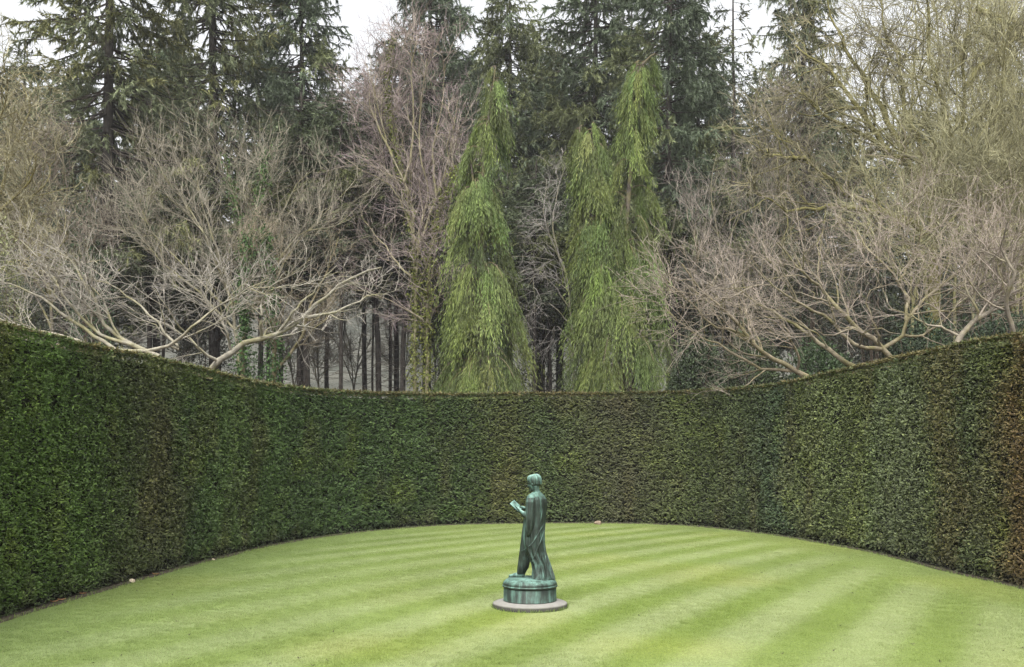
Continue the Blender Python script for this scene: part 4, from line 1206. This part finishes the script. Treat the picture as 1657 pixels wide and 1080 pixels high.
# pale lichened maples behind the left hedge
bare_tree('spreading_maple', 275, 22.0, [
    [(258, 578), (224, 562), (195, 547), (168, 524), (150, 480), (127, 438), (108, 416), (75, 397)],
    [(258, 578), (284, 558), (311, 532), (337, 510), (374, 487), (412, 465), (440, 455)],
    [(296, 590), (299, 567), (281, 547), (262, 524), (239, 502), (210, 480), (180, 461), (150, 452)],
    [(215, 570), (170, 545), (138, 517), (112, 487), (90, 450), (67, 420), (37, 390)],
    [(240, 575), (170, 565), (110, 545), (60, 535), (15, 520), (-20, 510)],
    [(190, 560), (120, 520), (70, 480), (20, 462), (-25, 455)]],
    301, 'pale lichened maple with wide fans of grey twigs behind the left arm of the hedge', lv(46, 210, 680, 680, 1.6, 1.0, 0.65, 0.4, trop=(0, 0, 0.05), r=0.0050), PALE, PALETW, limb_r=0.052)
bare_tree('spreading_maple', 345, 23.5, [
    [(339, 602), (359, 579), (389, 560), (423, 547), (456, 539), (483, 521), (500, 502), (531, 480), (554, 459), (584, 444), (617, 433)],
    [(424, 546), (424, 520), (425, 486), (440, 465), (465, 440)],
    [(385, 563), (372, 540), (360, 515), (345, 500), (325, 480)],
    [(345, 598), (330, 570), (310, 545), (290, 520), (270, 490)],
    [(490, 514), (520, 510), (560, 497), (600, 480), (625, 476)],
    [(452, 541), (480, 500), (500, 480), (520, 455), (545, 430)]],
    302, 'silver barked maple with one long limb sweeping out over the hedge', lv(34, 140, 420, 420, 1.3, 0.85, 0.6, 0.38, trop=(0, 0, 0.03), r=0.0050), (0.27, 0.25, 0.20), PALETW, limb_r=0.062)
# the pink twigged maples behind the right hedge
PINK = (0.20, 0.172, 0.118); PINKTW = (0.235, 0.198, 0.172)
bare_tree('spreading_maple', 1452, 22.5, [
    [(1442, 580), (1412, 549), (1386, 531), (1356, 497), (1327, 464), (1301, 445), (1278, 419), (1260, 393)],
    [(1453, 578), (1463, 542), (1468, 516), (1498, 484), (1535, 453), (1576, 428), (1599, 404), (1628, 367)],
    [(1468, 518), (1472, 486), (1453, 453), (1431, 427), (1405, 401), (1386, 371), (1357, 358)],
    [(1453, 455), (1479, 423), (1498, 382), (1517, 360)],
    [(1383, 594), (1357, 576), (1319, 549), (1293, 531), (1260, 512), (1226, 490), (1196, 468)],
    [(1420, 560), (1416, 538), (1407, 508), (1401, 479), (1425, 460)],
    [(1470, 560), (1500, 540), (1530, 520), (1550, 500), (1590, 490)],
    [(1440, 575), (1380, 560), (1340, 520), (1300, 500), (1250, 470), (1220, 430)]],
    303, 'pink twigged maple with many spreading limbs behind the right arm of the hedge', lv(60, 290, 980, 1000, 1.7, 1.05, 0.65, 0.4, trop=(0, 0, 0.06), r=0.0050), PINK, PINKTW, limb_r=0.056)
bare_tree('spreading_maple', 1300, 25.5, [
    [(1308, 611), (1263, 587), (1237, 572), (1204, 538), (1181, 509), (1148, 482), (1122, 456), (1103, 427)],
    [(1289, 615), (1234, 598), (1189, 574), (1159, 557), (1122, 538), (1088, 509), (1074, 497)],
    [(1240, 575), (1225, 545), (1212, 515), (1205, 495), (1190, 470)],
    [(1311, 611), (1290, 575), (1262, 525), (1250, 500)],
    [(1220, 560), (1190, 540), (1150, 530), (1120, 500), (1090, 470)]],
    304, 'low maple with slanting pale stems reaching left towards the broader cypress', lv(46, 210, 700, 720, 1.5, 0.95, 0.65, 0.4, trop=(-0.02, 0, 0.04), r=0.0054), (0.24, 0.20, 0.14), (0.235, 0.20, 0.17), limb_r=0.055)
bare_tree('spreading_maple', 1565, 20.5, [
    [(1548, 558), (1569, 527), (1599, 505), (1625, 482), (1657, 464), (1700, 440)],
    [(1600, 545), (1590, 500), (1575, 470), (1570, 430), (1590, 400)],
    [(1560, 545), (1530, 530), (1500, 525), (1470, 505), (1440, 500)],
    [(1640, 540), (1630, 490), (1640, 440), (1620, 400), (1630, 360)]],
    305, 'grey stemmed maple with forked limbs at the far end of the right hedge', lv(36, 150, 480, 480, 1.3, 0.85, 0.6, 0.38, trop=(0, 0, 0.07), r=0.0048), (0.20, 0.175, 0.135), (0.23, 0.19, 0.16), limb_r=0.058)

# brown twiggy tree, middle left
bare_tree('hornbeam_tree', 400, 32.0, [
    [(385, 560), (370, 480), (340, 400), (300, 330), (270, 295), (255, 260)],
    [(390, 520), (395, 440), (390, 360), (375, 305), (365, 250)],
    [(395, 500), (420, 420), (450, 360), (480, 300), (510, 275)],
    [(395, 540), (430, 480), (470, 410), (520, 350), (560, 310)],
    [(385, 540), (330, 480), (270, 430), (225, 380), (205, 340)],
    [(390, 480), (410, 380), (425, 300), (430, 265), (440, 240)],
    [(380, 520), (310, 440), (250, 380), (230, 320), (240, 315)],
    [(392, 520), (440, 440), (490, 380), (540, 370), (575, 350)],
    [(388, 500), (350, 400), (325, 320), (320, 275), (330, 240)]],
    306, 'dome of fine brown twigs on a bare tree before the tall spruces', lv(90, 470, 1800, 1900, 1.9, 1.25, 0.85, 0.45, trop=(0, 0, 0.13), r=0.0060, jit=0.13), (0.19, 0.175, 0.125), (0.205, 0.184, 0.146), limb_r=0.045,
    ivy_spec=dict(limbs=[1, 5], n=1500, col=(0.06, 0.10, 0.03), label='scattered green ivy on the stems', spread=0.25, size=0.09))
bare_tree('ivy_clad_tree', 440, 29.5, [
    [(441, 625), (445, 570), (440, 520), (436, 470), (432, 420), (425, 370)],
    [(444, 600), (465, 570), (485, 545), (492, 510), (510, 470), (530, 430), (545, 380)],
    [(398, 620), (392, 570), (400, 520), (395, 470), (405, 420), (400, 380)]],
    307, 'leaning tree stems wrapped in green ivy just above the hedge', lv(40, 200, 700, 900, 1.4, 0.8, 0.5, 0.3), (0.13, 0.11, 0.065), (0.20, 0.17, 0.125), limb_r=0.06,
    ivy_spec=dict(limbs=[0, 2], n=4200, col=(0.045, 0.085, 0.025), label='thick dark green ivy', spread=0.34, size=0.085))
# purple birch with ivied trunk
bare_tree('birch_tree', 671, 37.0, [
    [(671, 640), (671, 560), (672, 480), (670, 400), (662, 340), (655, 300), (640, 240), (630, 180), (626, 120), (636, 60)],
    [(672, 390), (664, 320), (650, 285), (625, 230), (610, 170), (600, 120)],
    [(671, 420), (690, 360), (708, 310), (722, 270), (732, 220), (740, 160)],
    [(672, 440), (680, 360), (694, 310), (690, 290), (680, 250), (678, 180), (690, 90)],
    [(671, 450), (645, 430), (625, 400), (600, 370), (582, 345)],
    [(672, 400), (640, 310), (610, 285), (590, 275)],
    [(690, 640), (692, 540), (693, 460), (700, 380), (715, 330), (730, 300), (738, 270)],
    [(655, 300), (664, 250), (668, 180), (665, 110), (672, 62)],
    [(708, 310), (700, 240), (715, 160), (720, 100)],
    [(640, 240), (610, 200), (595, 150), (610, 90)]],
    308, 'tall birch with a haze of purple brown twigs and yellow ivied trunk', lv(105, 620, 2900, 4200, 2.3, 1.35, 0.85, 0.55, trop=(0, 0, 0.04), r=0.0078, a1=(0.3, 0.8)), (0.26, 0.235, 0.15), (0.205, 0.162, 0.165), limb_r=0.055,
    ivy_spec=dict(limbs=[0, 6], n=5200, col=(0.12, 0.135, 0.03), label='yellow green ivy climbing the trunk', spread=0.26, size=0.09))
# far-left oak, mossy and crooked
bare_tree('mossy_oak', -30, 27.0, [
    [(-20, 520), (-15, 430), (-10, 370), (8, 335), (28, 315), (50, 290), (60, 250)],
    [(-12, 380), (20, 370), (45, 385), (60, 360), (75, 330)],
    [(-18, 430), (-30, 330), (-20, 250), (5, 200), (20, 150), (10, 110)],
    [(-15, 400), (20, 300), (40, 230), (60, 190), (50, 150)],
    [(8, 335), (40, 345), (70, 320), (88, 300), (95, 270)],
    [(-20, 460), (20, 430), (55, 420), (85, 400)]],
    309, 'crooked mossy oak with pale twisted twigs at the end of the left hedge', lv(90, 450, 1700, 2000, 1.5, 0.9, 0.5, 0.3, trop=(0, 0, 0.05), r=0.007, jit=0.30), (0.19, 0.165, 0.075), (0.25, 0.235, 0.155), limb_r=0.06)
# lichened oak, upper right
bare_tree('lichened_oak', 1510, 35.0, [
    [(1510, 420), (1500, 330), (1474, 263), (1442, 249), (1406, 227), (1377, 209), (1345, 195), (1323, 177), (1300, 150)],
    [(1505, 400), (1440, 340), (1390, 320), (1355, 299), (1327, 274), (1305, 256), (1291, 245), (1276, 231), (1258, 223)],
    [(1318, 262), (1283, 252), (1255, 249), (1229, 245)],
    [(1480, 360), (1400, 340), (1340, 335), (1305, 339), (1276, 340), (1255, 331), (1240, 317), (1219, 306)],
    [(1510, 400), (1540, 300), (1555, 200), (1557, 108), (1564, 54), (1572, -20)],
    [(1500, 330), (1480, 230), (1460, 160), (1456, 101), (1435, 54), (1420, -10)],
    [(1556, 150), (1600, 100), (1640, 60), (1680, 20)],
    [(1555, 220), (1610, 180), (1650, 150), (1690, 140)],
    [(1474, 263), (1430, 180), (1390, 110), (1360, 50), (1340, 0)],
    [(1442, 249), (1390, 170), (1350, 110), (1310, 90), (1290, 70)],
    [(1530, 320), (1520, 220), (1500, 120), (1490, 40), (1480, -30)],
    [(1579, 14), (1600, 25), (1622, 40), (1657, 72), (1690, 100)]],
    310, 'big bare oak with yellow lichened limbs filling the sky on the right', lv(170, 800, 3000, 3200, 2.3, 1.4, 0.85, 0.5, trop=(-0.01, 0, 0.05), r=0.0098, jit=0.26), (0.150, 0.138, 0.050), (0.175, 0.158, 0.112), limb_r=0.125, trunk_r=0.35, crook=0.07)
# young yellow-green stems on the far right
bare_tree('young_ash', 1560, 30.0, [
    [(1545, 600), (1545, 480), (1540, 360), (1530, 240), (1535, 140), (1540, 80)],
    [(1612, 600), (1618, 480), (1622, 340), (1620, 220), (1622, 100), (1625, 30)],
    [(1475, 560), (1485, 450), (1520, 380), (1560, 330), (1590, 260)],
    [(1650, 600), (1640, 470), (1600, 380), (1590, 300), (1570, 220)],
    [(1500, 520), (1470, 420), (1440, 340), (1420, 280)],
    [(1580, 560), (1570, 420), (1585, 300), (1575, 180)],
    [(1530, 440), (1480, 380), (1430, 340), (1390, 330)],
    [(1610, 420), (1650, 330), (1660, 250), (1680, 180)]],
    311, 'thicket of upright pale olive stems and fine yellowish twigs on the right', lv(150, 750, 2700, 2900, 2.0, 1.25, 0.8, 0.45, trop=(0, 0, 0.10), r=0.0080, jit=0.22), (0.20, 0.190, 0.105), (0.215, 0.206, 0.120), limb_r=0.042)
bare_tree('young_ash', 1640, 33.0, [
    [(1640, 560), (1650, 420), (1655, 300), (1640, 180), (1630, 80), (1640, 0)],
    [(1640, 500), (1600, 380), (1570, 270), (1550, 180), (1545, 90), (1530, 10)],
    [(1600, 400), (1540, 300), (1500, 220), (1480, 150), (1470, 80)],
    [(1650, 400), (1690, 300), (1700, 180), (1690, 60)],
    [(1570, 270), (1600, 170), (1605, 80), (1600, 10)],
    [(1540, 300), (1470, 270), (1420, 230), (1390, 180)]],
    315, 'taller yellowish lichened ash behind the olive thicket', lv(100, 470, 1600, 1700, 2.0, 1.25, 0.8, 0.45, trop=(-0.01, 0, 0.08), r=0.0075, jit=0.24), (0.18, 0.170, 0.080), (0.205, 0.196, 0.108), limb_r=0.055)
ash_src = [o for o in bpy.data.objects if o.name.startswith('young_ash') and o.parent is None][-1]
for x, d, k, rz, lab in ((1500, 42, 1.25, 2.0, 'tall ash with yellowish twigs standing behind the lichened oak'), (1660, 39, 1.2, 4.2, 'tall ash behind the grey maple at the right hedge end'), (1590, 46, 1.45, 5.4, 'tallest ash rising behind the olive thicket')):
    p = px(x, HZ, d)
    tag(copy_tree(ash_src, (p[0], d, 0), rz, k, k), lab, 'tree')
# pinkish brown twiggy crown between oak and spruces
bare_tree('hazel_tree', 1180, 36.0, [
    [(1190, 600), (1180, 480), (1160, 380), (1150, 300), (1160, 250)],
    [(1195, 560), (1210, 450), (1220, 350), (1215, 270), (1230, 200)],
    [(1190, 520), (1150, 430), (1120, 370), (1110, 330)],
    [(1200, 500), (1250, 400), (1270, 320), (1290, 260), (1300, 190)],
    [(1200, 540), (1260, 440), (1310, 380), (1350, 340)],
    [(1240, 420), (1240, 320), (1260, 220), (1285, 150)]],
    312, 'brownish pink bare hazel crown beside the dense green spruce', lv(70, 340, 1300, 1600, 1.9, 1.15, 0.8, 0.45, trop=(0, 0, 0.12), r=0.0090), (0.14, 0.125, 0.10), (0.185, 0.162, 0.138), limb_r=0.045)
far_src = [o for o in bpy.data.objects if o.name.startswith('hazel_tree') and o.parent is None][0]
for i, (x, d, k, lab) in enumerate([(470, 60, 1.0, 'distant brown bare tree behind the ivy clad stems'), (520, 54, 0.9, 'distant brown bare tree between the thickest pine and the lone slim pine'), (575, 62, 1.0, 'distant brown bare tree in the gap past the lone slim pine'),
                                 (640, 57, 0.9, 'distant brown bare tree behind the stout pine trunks'), (300, 56, 1.0, 'distant brown bare tree behind the pale lichened maple'), (215, 60, 1.1, 'distant brown bare tree below the thick trunked spruce'), (700, 58, 0.9, 'distant brown bare tree behind the ivied birch'),
                                 (870, 58, 1.0, 'distant brown bare tree in the gap between the cypresses'), (1110, 56, 1.0, 'distant brown bare tree behind the hollies'), (1220, 60, 1.0, 'distant brown bare tree behind the hazel crown'), (1360, 54, 1.0, 'distant brown bare tree behind the pink twigged maple'), (60, 54, 1.0, 'distant brown bare tree behind the thorn crown')]):
    p = px(x, HZ, d)
    o = copy_tree(far_src, (p[0], d, 0), i * 1.9 + 0.5, k, k)
    o.name = 'distant_bare_tree'
    tag(o, lab, 'tree', 'distant bare trees on the slope')
# grey bare tree showing in the gap between the cypresses
bare_tree('grey_bare_tree', 925, 35.0, [
    [(930, 640), (925, 520), (915, 440), (895, 400), (880, 350), (885, 290)],
    [(925, 500), (890, 455), (860, 450), (840, 458)],
    [(925, 460), (900, 420), (870, 440), (850, 470)],
    [(926, 540), (900, 500), (880, 490), (862, 500), (850, 515)],
    [(918, 440), (895, 380), (900, 320), (915, 270)],
    [(928, 560), (900, 530), (893, 545), (890, 565)]],
    313, 'pale grey bare branches hanging in the gap between the weeping cypresses', lv(34, 140, 380, 420, 1.2, 0.8, 0.5, 0.3, trop=(-0.05, 0, -0.05), r=0.0060), (0.20, 0.185, 0.165), (0.22, 0.205, 0.185), limb_r=0.034)
# brown twiggy tree behind the mossy oak
bare_tree('brown_thorn_tree', 85, 33.0, [
    [(85, 560), (80, 460), (60, 380), (40, 300), (30, 240)],
    [(88, 520), (100, 420), (110, 330), (105, 260), (95, 215)],
    [(85, 480), (60, 380), (70, 290), (65, 230)],
    [(86, 540), (50, 460), (10, 400), (-20, 350)],
    [(90, 500), (130, 430), (150, 380)]],
    314, 'dull brown twiggy crown behind the crooked mossy oak', lv(70, 330, 1300, 1500, 1.8, 1.1, 0.7, 0.4, trop=(0, 0, 0.10), r=0.0080), (0.12, 0.105, 0.08), (0.165, 0.14, 0.11), limb_r=0.045)

# ---- evergreen shrubs and undergrowth beyond the hedge
def shrub(name, x, d, topy, halfw, seed, col, label, n=6000, size=0.10, cat='shrub', group=None):
    rng = np.random.default_rng(seed)
    base = px(x, HZ, d); base[2] = 0
    root = tag(empty(name, tuple(base)), label, cat, group)
    H = CAM_Z + (HZ - topy) / F_PX * d; rw = halfw / F_PX * d
    st = Acc()
    k = 16
    a = rng.random(k) * 6.283
    tipv = np.stack([np.cos(a) * rw * 0.7 * rng.random(k), np.sin(a) * rw * 0.7 * rng.random(k), H * (0.6 + 0.35 * rng.random(k))], 1)
    P = np.stack([resample([(0, 0, -0.1), t_ * [0.4, 0.4, 0.5], t_], 7) for t_ in tipv])
    tubes(st, P, np.linspace(0.035, 0.01, 7)[None].repeat(k, 0), 5, (0.10, 0.08, 0.06), 0.15, rng)
    fo = Acc()
    dv = norm(rng.normal(size=(n, 3)))
    lob = 0.75 + 0.5 * vnoise(np.arctan2(dv[:, 1], dv[:, 0]) * 1.6 + 9, dv[:, 2] * 2.6 + 5, seed)
    rr = (0.55 + 0.45 * rng.random(n) ** 0.5) * lob
    pos = dv * rr[:, None] * np.array([rw, rw, H * 0.52]) + np.array([0, 0, H * 0.5])
    kk = pos[:, 2] > 0.1
    pos, dv = pos[kk], dv[kk]; n = len(pos)
    C = np.asarray(col) * (0.5 + 1.0 * rng.random((n, 1)))
    leaf_quads(fo, pos, dv * 0.6 + rng.normal(size=(n, 3)) * 0.6, dv + np.array([0, 0, 0.6]) + rng.normal(size=(n, 3)) * 0.5, size * (0.7 + 0.6 * rng.random(n)), size * 0.42 * (0.7 + 0.6 * rng.random(n)), C)
    st.obj('stems', M['conifer_bark'], root); fo.obj('leaves', M['leaf'], root)
    return root
GS = 'dark evergreen shrubs behind the right hedge'
shrub('holly_bush', 1125, 30.0, 548, 55, 401, (0.042, 0.058, 0.028), 'dark glossy holly beside the broader cypress foot', group=GS, n=12000, size=0.13)
shrub('holly_bush', 1215, 30.5, 545, 60, 402, (0.046, 0.062, 0.028), 'dark green holly under the low slanting maple stems', group=GS, n=12000, size=0.13)
shrub('laurel_bush', 1330, 28.5, 560, 70, 403, (0.046, 0.072, 0.030), 'dark laurel behind the pink maple stems', group=GS, n=12000, size=0.13)
shrub('laurel_bush', 1500, 27.5, 520, 80, 404, (0.040, 0.060, 0.030), 'shadowy laurel between the forked maple and pink maple', group=GS, n=12000, size=0.13)
shrub('laurel_bush', 1620, 27.0, 500, 70, 405, (0.040, 0.060, 0.032), 'shadowy laurel beneath the grey maple at the right hedge end', group=GS, n=12000, size=0.13)
shrub('pale_leaved_bush', 2, 23.5, 372, 42, 406, (0.17, 0.18, 0.085), 'pale yellow green bush beside the crooked mossy oak', n=6500, size=0.085)
shrub('young_yew', 148, 33.0, 350, 38, 407, (0.050, 0.080, 0.038), 'small rounded dark green yew below the thick trunked spruce', n=7000, size=0.11, cat='tree')
shrub('ivy_mound', 405, 30.0, 575, 40, 408, (0.045, 0.085, 0.028), 'low green ivy mound rising behind the left hedge', n=3500)
RHODO = ['dark rhododendron under the dull brown thorn crown', 'low dark rhododendron behind the brown twiggy tree', 'dark rhododendron behind the low slanting maple crown', 'dark rhododendron behind the pink twigged maple crown', 'dark rhododendron behind the olive thicket stems',
         'dark rhododendron behind the taller lichened ash', 'dark rhododendron in the gap between the weeping cypresses', 'dark rhododendron behind the slimmer weeping cypress', 'dark rhododendron behind the pale yellow green bush', 'dark rhododendron under the pinkish hazel crown', 'dark rhododendron behind the broader weeping cypress']
for i, (x, d, ty, hw) in enumerate([(90, 46, 400, 90), (330, 50, 500, 50), (1300, 46, 330, 90), (1420, 44, 350, 90), (1540, 46, 330, 90), (1640, 44, 340, 80), (880, 52, 480, 50), (740, 52, 460, 45), (20, 44, 370, 70), (1180, 44, 430, 70), (1010, 46, 300, 60)]):
    shrub('rhododendron_bush', x, d, ty, hw, 420 + i, (0.055, 0.062, 0.042), RHODO[i], n=5500, size=0.17, group='dark rhododendrons under the trees')

# brushwood: fine dead stems on the woodland floor
rng = np.random.default_rng(501)
nb = 11000
bx_ = rng.random(nb) * 60 - 30; by_ = 30 + 34 * rng.random(nb)
bx_[:4500] = -9.5 + 6.5 * rng.random(4500); by_[:4500] = 40 + 14 * rng.random(4500)
A = np.stack([bx_, by_, np.full(nb, -0.05)], 1)
hgt = (0.8 + 2.6 * rng.random(nb)) * (0.5 + vnoise(bx_ / 4, by_ / 4, 70))
B = A + np.stack([rng.normal(size=nb) * 0.6, rng.normal(size=nb) * 0.6, hgt], 1)
acc = Acc()
cones(acc, A, B, 0.014, (0.22, 0.17, 0.14), 0.3, rng)
n2 = 10000
i = rng.integers(0, nb, n2); f = rng.random((n2, 1))
A2 = A[i] * (1 - f) + B[i] * f
cones(acc, A2, A2 + rng.normal(size=(n2, 3)) * np.array([0.5, 0.5, 0.25]) + [0, 0, 0.3], 0.009, (0.24, 0.19, 0.165), 0.3, rng)
tag(acc.obj('brushwood', M['twig']), 'tangle of pinkish brown dead stems on the woodland floor', 'brushwood', kind='stuff')

# ------------------------------------------------------------------ moist air between the trees
hz_m = bpy.data.materials.new('haze'); hz_m.use_nodes = True
hn = hz_m.node_tree.nodes; hl_ = hz_m.node_tree.links
hn.clear()
ho_ = hn.new('ShaderNodeOutputMaterial'); pv = hn.new('ShaderNodeVolumePrincipled')
pv.inputs['Color'].default_value = (0.92, 0.94, 0.96, 1)
pv.inputs['Density'].default_value = 0.0005
hl_.new(pv.outputs[0], ho_.inputs['Volume'])
me = bpy.data.meshes.new('haze'); bm = bmesh.new(); bmesh.ops.create_cube(bm, size=1)
for v in bm.verts: v.co = Vector((v.co.x * 960, v.co.y * 960 + 14, -1.5 + (v.co.z + 0.5) * 64))
bm.to_mesh(me); bm.free()
tag(mesh_obj('haze', me, hz_m), 'thin damp air fading the far trees', 'haze', kind='stuff')
